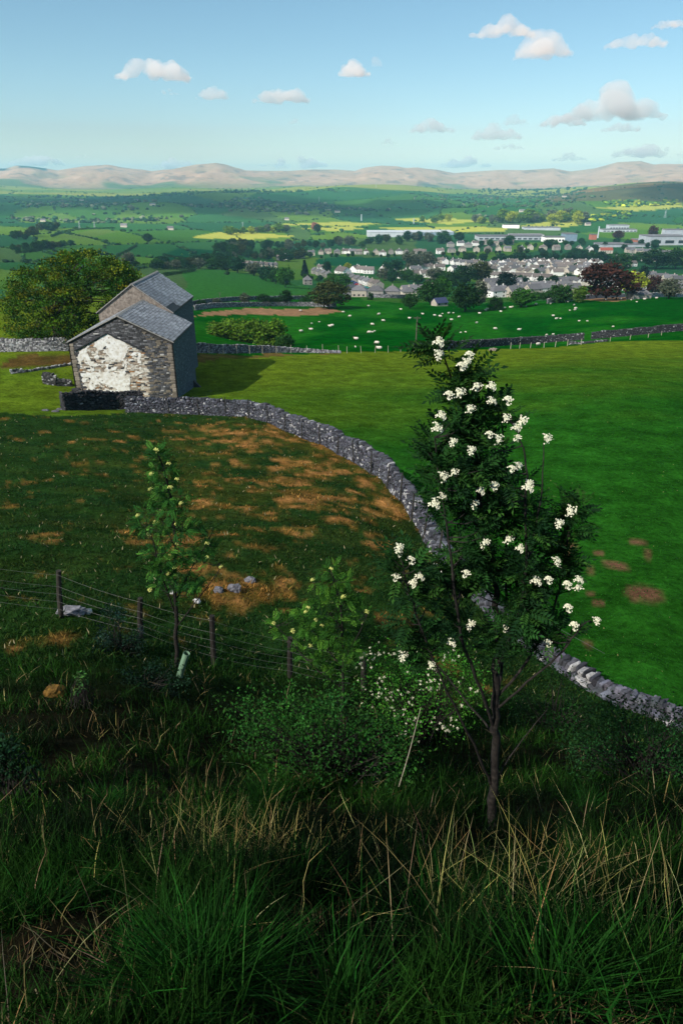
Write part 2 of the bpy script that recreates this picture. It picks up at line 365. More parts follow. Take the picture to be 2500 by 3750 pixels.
# knoll, inside the curved wall: dark tussocky turf with bleached dead grass
WALL_PX = [(2620,2690),(2450,2640),(2300,2588),(2150,2512),(2000,2420),(1800,2252),(1680,2118),(1590,2000),(1535,1900),(1450,1790),(1300,1680),(1120,1598),(920,1520),(700,1512),(470,1508)]
WALL = np.array([at(*p) for p in WALL_PX])
KN = [tuple(p[:2]) for p in WALL]+[tuple(at(240,1525)[:2]), (-60,72), (-60,-20), (40,-20), (40,15)]
def dead_f(x, y):
    q = .60*fbm(x/1.5+9, y/1.5, 51, 4)+.40*fbm(x/.55, y/.5, 52, 3)
    cen = -.03+.165*np.exp(-((x+1.5)/8.5)**2-((y-41)/18)**2)+.15*np.exp(-((x+7)/9)**2-((y-58)/9)**2)+.30*np.exp(-((x+3)/1.7)**2-((y-18.2)/1.5)**2)
    return sstep(.53, .72, q+cen-.055)*sstep(10, 14, np.hypot(x,y))*(1-sstep(3.5,6,x))
m_kn = inpoly(gx, gy, KN) & (gr < 90)
kx, ky = gx[m_kn], gy[m_kn]
dead = dead_f(kx, ky)
up_ = np.exp(-((kx+4)/12)**2-((ky-48)/22)**2); kc = mixc(mixc(C_KNOLL, [.018,.048,.008], fbm(kx/1.3, ky/.8, 53, 4)), [.060,.070,.012], .75*up_*sstep(.35,.65,fbm(kx/2.2,ky/1.4,54,4)))
kc = mixc(kc, [.055,.060,.012], sstep(.02,.35,dead)*.8)
kc = mixc(kc, mixc([.14,.085,.018],[.36,.17,.055], sstep(.3,.7,fbm(kx/.8,ky/.5,55,3))), dead)
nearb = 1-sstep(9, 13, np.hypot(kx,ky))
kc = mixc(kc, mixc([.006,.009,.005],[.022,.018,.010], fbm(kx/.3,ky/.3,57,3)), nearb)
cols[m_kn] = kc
for (px,py,s) in [(2080,2000,1),(2330,1990,.8),(2250,2070,1.2),(2360,2170,1.5),(2190,2025,.5),(2370,2025,.6),(2160,2085,.6),(2190,2208,.5),(2320,2205,.5),(2150,2365,.5),(2370,2045,.6),(2080,2030,.5),(2360,1985,.5),(2160,2170,.5)]:
    p = at(px,py); q = (((gx-p[0])/(.42*s))**2+((gy-p[1])/(.5*s))**2)
    m = sstep(1.5,.5,q+1.6*(fbm(gx/.3,gy/.3,61,3)-.5)); m = np.where(q < 6, 1-sstep(.2,2.2,q+1.0*(fbm(gx/.5,gy/.5,61,3)-.5)), 0)
    cols = mixc(cols, [.15,.075,.045], m)
# bare trodden soil
BARE = wpoly([(700,1165),(760,1142),(900,1130),(1180,1128),(1270,1138),(1180,1150),(1080,1160),(1000,1152),(800,1150)])
ex, ey = gx+6*(fbm(gx/8,gy/8,71,3)-.5), gy+14*(fbm(gx/8,gy/8,72,3)-.5)
m = inpoly(ex, ey, BARE); cols[m] = mixc([.30,.16,.09],[.22,.14,.07], fbm(gx[m]/4,gy[m]/4,73,3))
m = inpoly(ex, ey, wpoly([(2130,1098),(2230,1088),(2390,1080),(2330,1095),(2220,1104)])); cols[m] = [.26,.15,.08]
m = inpoly(ex, ey, wpoly([(700,1300),(1000,1293),(1250,1297),(1000,1306),(800,1322),(700,1325)])); cols[m] = mixc([.16,.09,.03],[.08,.08,.02], fbm(gx[m]/2,gy[m]/2,74,3))
m = inpoly(ex, ey, wpoly([(40,1300),(260,1292),(262,1330),(40,1340)])); cols[m] = mixc([.12,.06,.02],[.04,.055,.012], fbm(gx[m]/3,gy[m]/2,75,3))
# mowing stripes of the pasture (grass laid in lines)
gm, gn, gb = nodes('ground_cover', 1.0, .0)
a_ = gn.nodes.new('ShaderNodeAttribute'); a_.attribute_name = 'Col'
v1, t1 = noise_col(gn, [(.5,)*3,(1.45,)*3], 3.2, 8, .8, coord='Position', pos=[.36,.64])
v2, t2 = noise_col(gn, [(.6,)*3,(.95,)*3,(1.4,)*3], .45, 7, .72, coord='Position', pos=[.34,.5,.66])
cc = mul(gn, mul(gn, a_.outputs['Color'], v1), v2)
gn.links.new(cc, gb.inputs['Base Color']); bump(gn, gb, t1.outputs['Fac'], .12, .9)
ground = obj('ground', mesh_data('ground', GV, GF, gm, True, cols)); tag(ground, kind='structure')
# ------------------------------------------------------------------ stone pieces
_cc = np.array([[sx,sy,sz] for sx in (-1,1) for sy in (-1,1) for sz in (-1,1)], float)
def _chamfer():
    V = []
    for c in _cc:
        for a in range(3):
            v = c*.72; v[a] = c[a]; V.append(v)
    F4, F3 = [], [[k*3,k*3+1,k*3+2] for k in range(8)]
    idx = {tuple(c): k for k, c in enumerate(_cc.astype(int).tolist() and [tuple(map(int,c)) for c in _cc])}
    for a in range(3):
        b, c = (a+1)%3, (a+2)%3
        for s in (-1,1):
            q = []
            for (u,v) in ((-1,-1),(1,-1),(1,1),(-1,1)):
                k = [0,0,0]; k[a] = s; k[b] = u; k[c] = v; q.append(idx[tuple(k)]*3+a)
            F4.append(q)
        for u in (-1,1):
            for v in (-1,1):
                k0 = [0,0,0]; k0[a] = -1; k0[b] = u; k0[c] = v; k1 = list(k0); k1[a] = 1
                i0, i1_ = idx[tuple(k0)], idx[tuple(k1)]; F4.append([i0*3+b, i1_*3+b, i1_*3+c, i0*3+c])
    return np.array(V)*.5, np.array(F4), np.array(F3)
CHV, CHF4, CHF3 = _chamfer()
def stones_mesh(C, S, A, jit=.16, tilt=.07, r=rng):
    """C (n,3) centres, S (n,3) sizes, A (n,) heading -> list of (24,3) vertex blocks"""
    n = len(C); V = np.tile(CHV, (n,1,1))*(1+jit*r.normal(size=(n,1,3)))
    V = V+np.repeat(r.normal(size=(n,8,3))*jit*.55, 3, 1)
    V = V*S[:,None]
    tx = r.normal(size=n)*tilt; V2 = V.copy()
    V2[...,0] = V[...,0]*np.cos(tx)[:,None]-V[...,2]*np.sin(tx)[:,None]; V2[...,2] = V[...,0]*np.sin(tx)[:,None]+V[...,2]*np.cos(tx)[:,None]
    ca, sa = np.cos(A)[:,None], np.sin(A)[:,None]; W = V2.copy()
    W[...,0] = V2[...,0]*ca-V2[...,1]*sa; W[...,1] = V2[...,0]*sa+V2[...,1]*ca
    return W+C[:,None]
def stones_box(C, S, A, r=rng):
    n = len(C); V = np.tile(_cc*.5, (n,1,1))*(1+.14*r.normal(size=(n,8,3)))*S[:,None]*np.array([1,1,1.05]); ca, sa = np.cos(A)[:,None], np.sin(A)[:,None]; W = V.copy()
    W[...,0] = V[...,0]*ca-V[...,1]*sa; W[...,1] = V[...,0]*sa+V[...,1]*ca
    return W+C[:,None]
BX6 = np.array([[0,1,3,2],[4,6,7,5],[0,4,5,1],[2,3,7,6],[0,2,6,4],[1,5,7,3]])
def stone_faces(n):
    o = (np.arange(n)*24)[:,None,None]; return [(CHF4[None]+o).reshape(-1,4), (CHF3[None]+o).reshape(-1,3)]
def grey_stone(n, base=(.085,.09,.115), pale=.12, r=rng):
    v = np.exp(r.normal(size=n)*.45); c = np.array(base)[None]*v[:,None]*(1+.03*r.normal(size=(n,3)))
    k = r.random(n) < pale; c[k] = np.array([.33,.33,.34])*(.7+.5*r.random((k.sum(),1)))
    return np.clip(c, .012, .6)
M_STONE = mat_vcol('rubble_limestone', .92, .2, (9.0,.55,1.4), True, .02)
M_BSTONE = mat_vcol('barn_rubble', .93, .15, (7.0,.6,1.35), True, .015)
M_CORE = mat_noise('wall_core', [(.015,.015,.018),(.05,.05,.055)], 4, bumpd=.02)
def resample(P, step):
    P = np.asarray(P, float); d = np.concatenate([[0], np.cumsum(np.hypot(*np.diff(P[:,:2], axis=0).T))])
    n = max(2, int(d[-1]/step)+1); s = np.linspace(0, d[-1], n)
    return np.stack([np.interp(s, d, P[:,0]), np.interp(s, d, P[:,1])], 1), s
def smooth_line(P, it=2):
    P = np.asarray(P, float)
    for _ in range(it):
        Q = [P[0]]
        for a, b in zip(P[:-1], P[1:]): Q += [a*.75+b*.25, a*.25+b*.75]
        P = np.array(Q+[P[-1]])
    return P
def dry_wall(label, P, height=1.35, wb=.75, wt=.42, ss=.26, nparts=0, base=(.085,.09,.115), pale=.12, cope=True, both=True, cat='wall', ends=None, hvar=.1, smooth=2, group=None, jag=0, hmul=None):
    P = smooth_line(np.asarray(P, float)[:,:2], smooth); L, s = resample(P, ss*.9)
    T = np.gradient(L, axis=0); T /= np.linalg.norm(T, axis=1)[:,None]; N = np.stack([T[:,1], -T[:,0]], 1)
    mid = L[len(L)//2]
    if (N[len(L)//2] @ (-mid)) < 0: N = -N          # N looks at the viewpoint side
    Z = hz(L[:,0], L[:,1]); top = height*(1+hvar*(fbm(s/3.1, s*0, 77, 3)-.5)*2)
    if hmul is not None: top = top*np.interp(s/s[-1], hmul[0], hmul[1])
    if jag: top = top*(1-jag*sstep(.5,.75,vn(s/2.3, s*0+5, 78)))
    root = thing('dry_stone_wall', label, cat, (*mid, h1(*mid)), group=group)
    # core
    cw = .78
    V = np.concatenate([np.c_[L+N*wb/2*cw, Z-.4], np.c_[L+N*wt/2*cw, Z+top-.1], np.c_[L-N*wt/2*cw, Z+top-.1], np.c_[L-N*wb/2*cw, Z-.4]])
    n = len(L); k = np.arange(n-1); F = [np.stack([k+a*n, k+1+a*n, k+1+(a+1)*n, k+(a+1)*n], 1) for a in range(3)]
    F.append(np.array([[0, n, 2*n, 3*n],[n-1, 2*n-1, 3*n-1, 4*n-1]]))
    part('core', V, np.concatenate(F), M_CORE, root)
    C, S, A = [], [], []
    ch = ss*.54; rows = int(height/ch)
    for side in ((1,-1) if both and nparts else (1,)):
        for row in range(rows):
            z = (row+.5)*ch; q = 0
            while q < s[-1]:
                ln = ss*random.uniform(.55,1.35); x = q+ln/2; q += ln*.93
                i = min(np.searchsorted(s, x), n-1)
                if z > top[i]-.05: continue
                off = (wb*(1-z/height)+wt*z/height)/2-.07+random.uniform(-.03,.035)
                c = L[i]+N[i]*off*side+T[i]*(x-s[i]); C.append([*c, Z[i]+z+random.uniform(-.02,.02)])
                S.append([ln*1.0, .26+.1*random.random(), ch*random.uniform(.85,1.25)]); A.append(math.atan2(T[i,1], T[i,0])+random.uniform(-.12,.12))
    q = 0
    while cope and q < s[-1]:
        ln = ss*random.uniform(.45,.9); x = q+ln/2; q += ln*1.0; i = min(np.searchsorted(s, x), n-1)
        c = L[i]+T[i]*(x-s[i])+N[i]*random.uniform(-.04,.04); C.append([*c, Z[i]+top[i]+.03+random.uniform(-.04,.06)])
        S.append([ln*1.1, wt*random.uniform(.85,1.25), ss*random.uniform(.75,1.25)]); A.append(math.atan2(T[i,1], T[i,0])+random.uniform(-.15,.15))
    C, S, A = map(np.array, (C, S, A)); n = len(C); col = grey_stone(n, base, pale)
    if not nparts:
        W = stones_box(C, S, A); F = (BX6[None]+(np.arange(n)*8)[:,None,None]).reshape(-1,4)
        tag(part('stonework', W.reshape(-1,3), F, M_STONE, root, False, np.repeat(col, 8, 0)), kind='stuff'); return root, L, N, Z
    W = stones_mesh(C, S, A)
    dist = np.linalg.norm(C, axis=1)+1e6*(((C[:,:2]-mid)*0).sum(1))
    order = np.argsort(dist/ S[:,0].clip(.2)**.5)
    pick = order[:nparts]; rest = order[nparts:]
    for k in pick: part('stone', W[k], [CHF4, CHF3], M_STONE, root, False, np.tile(col[k], (24,1)))
    if len(rest): tag(part('stonework', W[rest].reshape(-1,3), stone_faces(len(rest)), M_STONE, root, False, np.repeat(col[rest], 24, 0)), kind='stuff')
    return root, L, N, Z
# ------------------------------------------------------------------ the barn
BX0, BX1, BY0, BY1 = -30.2, -18.8, 77.9, 88.9      # front range
TX0, TX1, TY1 = -30.2, -21.1, 102.0                # taller rear range
ZB = -26.5
ZE, ZR = -16.15, -13.4; TZE, TZR = -14.75, -11.5
BXM = (BX0+BX1)/2; TXM = (TX0+TX1)/2
barn = thing('stone_barn', 'derelict two-part stone barn with grey slate roofs and peeling white plaster gable', 'barn', (BXM, 83, -22.8))
M_MORT = mat_noise('mortar', [(.02,.02,.022),(.07,.065,.06)], 3, coord='Position', bumpd=.03)
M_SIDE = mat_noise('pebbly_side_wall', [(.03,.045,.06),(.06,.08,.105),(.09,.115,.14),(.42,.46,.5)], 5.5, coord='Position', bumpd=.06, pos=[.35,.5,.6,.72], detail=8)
M_TAN = mat_noise('sandy_roughcast', [(.10,.085,.075),(.21,.175,.15),(.33,.285,.25)], 3.4, coord='Position', bumpd=.05, detail=8)
M_SLATE = mat_vcol('roof_slate', .6, .35, (5.0,.7,1.3), True, .006, randv=.3)
M_PLAS = mat_noise('old_white_plaster', [(.46,.41,.35),(.64,.61,.57),(.76,.755,.75)], 2.6, coord='Position', bumpd=.02, pos=[.28,.45,.6])
M_BLACK = mat_noise('black_iron', [(.006,.006,.007),(.015,.015,.017)], 5, rough=.5)
M_VERGE = mat_noise('verge_mortar', [(.20,.19,.18),(.34,.33,.32)], 4, coord='Position', bumpd=.01)
def gable_prism(x0, x1, y0, y1, ze, zr):
    xm = (x0+x1)/2; a = [(x0,ZB),(x1,ZB),(x1,ze),(xm,zr),(x0,ze)]
    V = [(x,y0,z) for x,z in a]+[(x,y1,z) for x,z in a]
    return np.array(V), a
V, _ = gable_prism(BX0, BX1, BY0, BY1, ZE-.12, ZR-.12)
front = part('front_gable', V, [np.array([[0,1,2,3,4]]), np.array([[0,4,9,5],[4,3,8,9],[3,2,7,8]])], M_MORT, barn)
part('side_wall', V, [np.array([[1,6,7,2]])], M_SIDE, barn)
V, _ = gable_prism(TX0, TX1, BY1+.01, TY1, TZE-.12, TZR-.12)
part('rear_gable', V, [np.array([[0,1,2,3,4]])], M_TAN, barn); part('far_gable', V, [np.array([[9,8,7,6,5]])], M_TAN, barn)
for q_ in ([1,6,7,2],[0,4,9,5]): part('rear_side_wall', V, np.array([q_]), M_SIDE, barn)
# inner stones flush in the rear gable
def pl(px, py):   # photo pixel -> point on the gable plane
    d = ray(px, py); return d*(BY0/d[1])
def cp(u, v): return pl(220+u*.319, 1000+v*.319)
RF = lambda x: ZR-(ZR-ZE)*abs(x-BXM)/(BX1-BXM)
ox0, oxm, ox1 = cp(175,890), cp(540,690), cp(955,885)
def old_roof(x):
    return ox0[2]+(oxm[2]-ox0[2])*(x-ox0[0])/(oxm[0]-ox0[0]) if x < oxm[0] else oxm[2]+(ox1[2]-oxm[2])*(x-oxm[0])/(ox1[0]-oxm[0])
xtan = cp(1010,1100)[0]
C, S, CO = [], [], []; z = -23.6
while z < ZR-.2:
    hh = random.uniform(.11,.2); x = BX0+.45
    while x < BX1-.45:
        ln = random.uniform(.2,.62); xc = x+ln/2; x += ln+.012
        if z+hh > RF(xc-ln/2)-.25 or z+hh > RF(xc+ln/2)-.25: continue
        if abs(xc-cp(685,0)[0]) < .30 and abs(z+hh/2-cp(0,565)[2]) < .28: continue
        inold = xc < xtan and z+hh < old_roof(xc)-.05 and xc > ox0[0]+.2
        C.append([xc, BY0-.01+random.uniform(-.012,.02), z+hh/2]); S.append([ln, .14, hh-.012])
        if inold:
            t = random.random(); c = np.array([.40,.325,.26])*(.55+.6*t)
            if random.random() < .38: c = np.array([.62,.58,.52])*(.75+.35*random.random())
            if random.random() < .12: c = np.array([.06,.06,.065])
            elif random.random() < .07: c = np.array([.33,.18,.09])
        else:
            c = np.array([.085,.085,.092])*math.exp(random.gauss(0,.42))
            if xc > xtan and random.random() < .3: c = np.array([.18,.155,.125])*(.7+.6*random.random())
            if random.random() < .03: c = np.array([.42,.41,.4])
        CO.append(c)
    z += hh
def quoins(xa, xb, zt):
    z = -23.8
    while z < zt:
        hh = random.uniform(.28,.55); wq = random.uniform(.38,.62)
        C.append([xa+wq/2 if xb > xa else xa-wq/2, BY0-.02, z+hh/2]); S.append([wq,.2,hh-.02]); CO.append(np.array([.25,.215,.18])*random.uniform(.55,1.05)); z += hh
quoins(BX0+.02, BX0+1, ZE-.35); quoins(BX1-.02, BX1-1, ZE-.35)
C, S, CO = map(np.array, (C, S, CO)); W = stones_mesh(C, S, np.zeros(len(C)), .03, .012)
order = np.argsort(-S[:,0]*S[:,2]+ (C[:,2] < -22.3)*10); pick, rest = order[:300], order[300:]
for k in pick: part('stone', W[k], [CHF4, CHF3], M_BSTONE, front, False, np.tile(CO[k], (24,1)))
tag(part('stonework', W[rest].reshape(-1,3), stone_faces(len(rest)), M_BSTONE, front, False, np.repeat(CO[rest], 24, 0)), kind='stuff')
# plaster left on the gable: a thin ragged coat
plp = [[(540,698),(640,755),(760,795),(790,830),(765,900),(745,960),(680,1030),(640,990),(560,965),(520,900),(530,830),(440,892),(410,830),(385,800),(470,735)],
       [(240,890),(325,848),(305,920),(355,960),(362,1025),(300,1035),(270,980),(240,1060),(213,1000),(208,940)],
       [(235,1150),(380,1140),(480,1150),(560,1130),(760,1175),(800,1210),(800,1345),(700,1380),(560,1420),(480,1440),(350,1440),(270,1420),(330,1300),(350,1210),(245,1185)],
       [(897,910),(935,920),(930,1000),(905,1005)],[(742,1000),(768,1000),(772,1120),(745,1120)],[(350,1095),(395,1090),(398,1118),(350,1120)],[(580,1085),(650,1095),(640,1125),(570,1120)]]
g = .055; xs = np.arange(BX0+.3, BX1-.3, g); zs = np.arange(-23.2, ZR-.5, g); PX, PZ = np.meshgrid(xs, zs)
wx = PX+.35*(fbm(PX*1.6, PZ*1.6, 81, 4)-.5); wz = PZ+.35*(fbm(PX*1.6, PZ*1.6, 82, 4)-.5)
msk = np.zeros(PX.shape, bool)
for poly in plp: msk |= inpoly(wx, wz, [tuple(cp(*p)[[0,2]]) for p in poly])
hc = cp(510,1310); msk &= ~((((wx-hc[0])/1.35)**2+((wz-hc[2])/.42)**2 < 1) & (vn(PX*4, PZ*6, 83) > .25))
thin = np.zeros(PX.shape, bool)
for poly in [[(235,900),(540,700),(800,850),(940,930),(940,1150),(800,1200),(780,1340),(300,1400),(240,1200)]]: thin |= inpoly(wx, wz, [tuple(cp(*p)[[0,2]]) for p in poly])
msk &= fbm(PX*3.5, PZ*5, 84, 4) > .27
msk |= thin & (fbm(PX*2.2, PZ*3.4, 87, 5) > .60)
ny, nx = PX.shape; vid = np.arange(ny*nx).reshape(ny,nx)
q = msk[:-1,:-1]; F = np.stack([vid[:-1,:-1][q], vid[:-1,1:][q], vid[1:,1:][q], vid[1:,:-1][q]], 1)
used, inv = np.unique(F, return_inverse=True); F = inv.reshape(F.shape)
PV = np.stack([PX.ravel(), np.full(PX.size, BY0-.10), PZ.ravel()], 1)[used]
PV[:,1] -= .012*fbm(PV[:,0]*3, PV[:,2]*3, 86, 3)
nb = len(PV); V = np.concatenate([PV, PV+[0,.09,0]])
ed = {}
for f in F.tolist():
    for a, b in zip(f, f[1:]+f[:1]): ed[(a,b)] = 1
rim = np.array([[a,b,b+nb,a+nb] for (a,b) in ed if (b,a) not in ed])
tag(part('plaster', V, np.concatenate([F, rim]), M_PLAS, front), 'peeling white plaster left on the gable')
# raking drip course of the vanished lean-to
def bar(a, b, w, h, y0, y1):
    a, b = np.array(a, float), np.array(b, float); d = b-a; d /= np.linalg.norm(d); n_ = np.array([-d[1], d[0]])
    pts = [a, b, b+n_*h, a+n_*h]; V = [(p[0], y, p[1]) for y in (y0,y1) for p in pts]; return np.array(V), BOXF
M_DARKST = mat_noise('dark_stone', [(.02,.022,.026),(.06,.062,.07)], 6, coord='Position', bumpd=.02)
for a, b in ((ox0, oxm), (oxm, ox1)):
    for i in range(9):
        p = a+(b-a)*i/9; q_ = a+(b-a)*(i+1)/9
        V, F = bar(p[[0,2]], q_[[0,2]], 0, .09+.03*random.random(), BY0-.2-.05*random.random(), BY0); part('drip_stone', V, F, M_DARKST, front)
V, F = box(cp(667,0)[0], cp(703,0)[0], BY0-.02, BY0+.25, cp(0,588)[2], cp(0,545)[2]); part('owl_hole', V, F, mat_noise('dark_void', [(.004,)*3,(.008,)*3], 3), front)
V, F = box(cp(655,0)[0], cp(712,0)[0], BY0-.14, BY0+.05, cp(0,600)[2], cp(0,589)[2]); part('sill', V, F, M_VERGE, front)
for xx in (BX1+.05, BX0-.06):
    V, F = tube([(xx, BY0-.06, ZE-.15), (xx, BY0-.06, -23.4)], .07, 8); part('downpipe', V, F, M_BLACK, barn)
# roofs: a slab, then the slates on it one by one
slate_me = {}
def slate_data(w_, l_):
    k = (round(w_,2), round(l_,2))
    if k not in slate_me:
        V, F = box(-w_/2, w_/2, -l_/2, l_/2, -.02, .02); slate_me[k] = mesh_data('slate', V, F, M_SLATE, False, np.tile([.20,.212,.235], (8,1)))
    return slate_me[k]
def roof(name, x0, x1, y0, y1, ze, zr, cw, ex, nparts, ov=.22, notch=None):
    xm = (x0+x1)/2; root = None; sl_ = (zr-ze)/(x1-xm)
    xa, xb = x0-ov, x1+ov; zo = ze-sl_*ov
    V = [(xa,y0-.12,zo),(xm,y0-.12,zr),(xb,y0-.12,zo),(xb,y1,zo),(xm,y1,zr),(xa,y1,zo)]; V = V+[(a,b,c-.12) for a,b,c in V]
    F = [np.array([[0,1,4,5],[1,2,3,4],[6,7,10,11],[7,8,9,10],[0,1,7,6],[1,2,8,7],[3,4,10,9],[4,5,11,10],[0,5,11,6],[2,3,9,8]])]
    rf = part(name, V, F, M_BLACK, barn)
    off = np.array(rf.parent.location)
    ang = math.atan(sl_); n_s = int((xb-xm)/math.cos(ang)/ex); n_y = int((y1-y0+.24)/cw); recs = []
    for side in (1,-1):
        for i in range(n_s):
            cw2 = cw*(.8+.5*i/n_s) if side > 0 else cw; ny_ = int((y1-y0+.24)/cw2)
            for j in range(ny_+1):
                d = (i+.62)*ex; yy = y0-.14+(j+.5*(i%2)+.5)*cw2
                if yy > y1+.02: continue
                if notch and side > 0 and i >= n_s-notch[0] and yy < notch[1]: continue
                sag = -.10*math.sin(math.pi*i/n_s)*math.sin(math.pi*(yy-y0)/(y1-y0))
                x = xm+side*d*math.cos(ang); zz = zr-d*math.sin(ang)+.035+.012+sag*.5
                recs.append((x, yy, zz+random.uniform(-.008,.01), side, cw2))
    recs.sort(key=lambda r_: (-r_[3], r_[0]**2+r_[1]**2))
    Vs = []
    for k, (x,yy,zz,side,c2) in enumerate(recs):
        rot = (random.gauss(0,.012), side*(ang-.06)+random.gauss(0,.02), random.gauss(0,.012)); ww = c2*random.uniform(.84,.91)
        if k < nparts:
            o = obj('slate', slate_data(cw2*.96, 1) if False else slate_data(.5,.5), rf); o.location = Vector((x,yy,zz))-Vector(off); o.rotation_euler = rot; o.scale = (ex*.9/.5, ww/.5, 1)
        else:
            V, _f = box(-ex*.45, ex*.45, -ww/2, ww/2, -.02, .02); M = np.array(Matrix.Rotation(rot[2],3,'Z') @ Matrix.Rotation(rot[1],3,'Y') @ Matrix.Rotation(rot[0],3,'X'))
            Vs.append(V @ M.T+[x,yy,zz])
    n = len(Vs)
    if n:
        c = np.array([.20,.212,.235])*rng.uniform(.6,1.4,(n,1)); F = (BOXF[None]+(np.arange(n)*8)[:,None,None]).reshape(-1,4)
        tag(part('slates', np.concatenate(Vs), F, M_SLATE, rf, False, np.repeat(c, 8, 0)), kind='stuff')
    k = 0; yy = y0-.16
    while yy < y1:
        ln = random.uniform(.45,.62); V, F = box(-.17,.17,0,ln-.015,0,.05); V = np.array(V); V[:,2] += np.where(np.abs(V[:,0]) > .1, -.09*(1 if True else 0), .0)
        V2, F2 = bar((-.2,-.12),(0,0),0,.05,yy,yy+ln-.015); V3, F3_ = bar((0,0),(.2,-.12),0,.05,yy,yy+ln-.015)
        VV, FF = join([(V2+[xm,0,zr+.06],F2),(V3+[xm,0,zr+.06],F3_)]); part('ridge_tile', VV, FF, M_VERGE, rf); yy += ln
    # verge
    for a, b in (((xa,zo),(xm,zr)),((xm,zr),(xb,zo))):
        V, F = bar(a, b, 0, .10, y0-.17, y0-.12); part('verge', V-[0,0,.07], F, M_VERGE, rf)
    return rf
roof('front_roof', BX0, BX1, BY0, BY1-.02, ZE, ZR, .46, .34, 170)
roof('rear_roof', TX0, TX1, BY1, TY1, TZE, TZR, .5, .34, 130, notch=(3, BY1+4.2))
# eaves end of the rear range: window slot and the small buttress
V, F = box(TX1-.02, TX1+.03, 91.5, 92.5, -17.2, -15.6); part('window_slot', V, F, M_BLACK, barn)
V, F = box(TX1-.02, TX1+.14, 91.2, 92.8, -17.45, -17.22); part('sill', V, F, M_DARKST, barn)
V = np.array([(BX1,87.0,-23.0),(BX1+1.3,87.0,-24.4),(BX1,87.0,-25.2),(BX1,87.5,-23.0),(BX1+1.3,87.5,-24.4),(BX1,87.5,-25.2)])
part('buttress', V, [np.array([[0,1,2],[3,4,5]]), np.array([[0,1,4,3],[1,2,5,4],[2,0,3,5]])], M_DARKST, barn)
# quoin stub on the left of the gable
W = stones_mesh(np.array([[BX0+.1+.35*(i%2), BY0-.9, -22.9+.3*(i//2)] for i in range(12)]), np.tile([.5,.6,.3],(12,1)), np.zeros(12), .06, .02)
tag(part('stub_wall', W.reshape(-1,3), stone_faces(12), M_STONE, barn, False, np.tile([.035,.035,.04],(288,1))))
# ------------------------------------------------------------------ dry-stone walls
def px_line(pts): return np.array([at(*p) for p in pts])
main_wall, ML, MN, MZ = dry_wall('long curved dry stone wall sweeping round the rough knoll from barn to bottom right', WALL, 1.5, .72, .38, .21, 300, base=(.055,.058,.072), pale=.07, hmul=([0,.12,.3,.45,1],[.22,.26,.55,1,1]))
dry_wall('dark ruined wall of blackened stone right in front of the barn gable', px_line([(232,1502),(330,1500),(430,1497),(522,1494)]), 1.75, .8, .5, .26, 60, base=(.028,.028,.031), pale=.02, smooth=0)
dry_wall('pale lichened field wall running left behind the barn under the oak', px_line([(-60,1288),(60,1286),(160,1285),(262,1284)]), 1.5, .8, .45, .26, 0, base=(.13,.13,.14), pale=.33)
dry_wall('low tumbledown wall stub in the grass left of the barn', px_line([(165,1402),(210,1410),(262,1412)]), 1.15, .8, .5, .28, 0, base=(.06,.06,.06), pale=.12, jag=.5, smooth=0)
dry_wall('row of fallen pale stones lying in grass left of barn', px_line([(40,1368),(100,1362),(180,1350),(262,1336)]), .28, .4, .3, .3, 0, base=(.14,.14,.14), pale=.4, smooth=0, cat='stones', jag=.8)
dry_wall('grey field wall with stakes crossing behind the barn to the open field', px_line([(690,1292),(800,1293),(950,1291),(1080,1290),(1170,1292),(1245,1293)]), 1.35, .75, .45, .27, 0, base=(.11,.11,.125), pale=.22, hmul=([0,.45,.75,1],[1,.9,.5,.15]))
dry_wall('dark field wall below the sheep between pole and gap on right', px_line([(1515,1284),(1640,1279),(1760,1272),(1900,1260),(2020,1252),(2132,1244)]), 1.55, .8, .5, .3, 0, base=(.04,.04,.045), pale=.05)
dry_wall('dark field wall right of the gap running out of the picture', px_line([(2162,1242),(2280,1232),(2380,1222),(2540,1208)]), 1.55, .8, .5, .3, 0, base=(.04,.04,.045), pale=.05)
dry_wall('low broken line of stones in front of the gap in the field wall', px_line([(2080,1262),(2140,1258),(2220,1250)]), .5, .7, .5, .32, 0, base=(.06,.06,.065), pale=.2, jag=.5, smooth=0)
dry_wall('pale wall along the crest above the sheep at right', px_line([(2000,1112),(2070,1103),(2150,1096),(2240,1090),(2285,1088)])+0, 1.7, .8, .5, .4, 0, base=(.24,.23,.23), pale=.3)
dry_wall('short pale wall on the crest continuing to the right edge', px_line([(2305,1091),(2380,1090),(2540,1088)]), 1.7, .8, .5, .4, 0, base=(.24,.23,.23), pale=.3)
dry_wall('grey wall above the bare brown soil patch', px_line([(712,1137),(760,1128),(860,1123),(1000,1121),(1120,1121),(1230,1125)]), 1.5, .8, .5, .4, 0, base=(.13,.13,.14), pale=.2)
dry_wall('far wall at the foot of the striped mown pasture', px_line([(690,1122),(780,1108),(900,1098),(1010,1098),(1120,1096)]), 1.5, .8, .5, .5, 0, base=(.08,.085,.09), pale=.12)
dry_wall('boundary wall in front of the grey hip-roofed houses', px_line([(1250,1076),(1330,1088),(1420,1092),(1500,1094)]), 1.6, .8, .5, .5, 0, base=(.12,.12,.13), pale=.1)
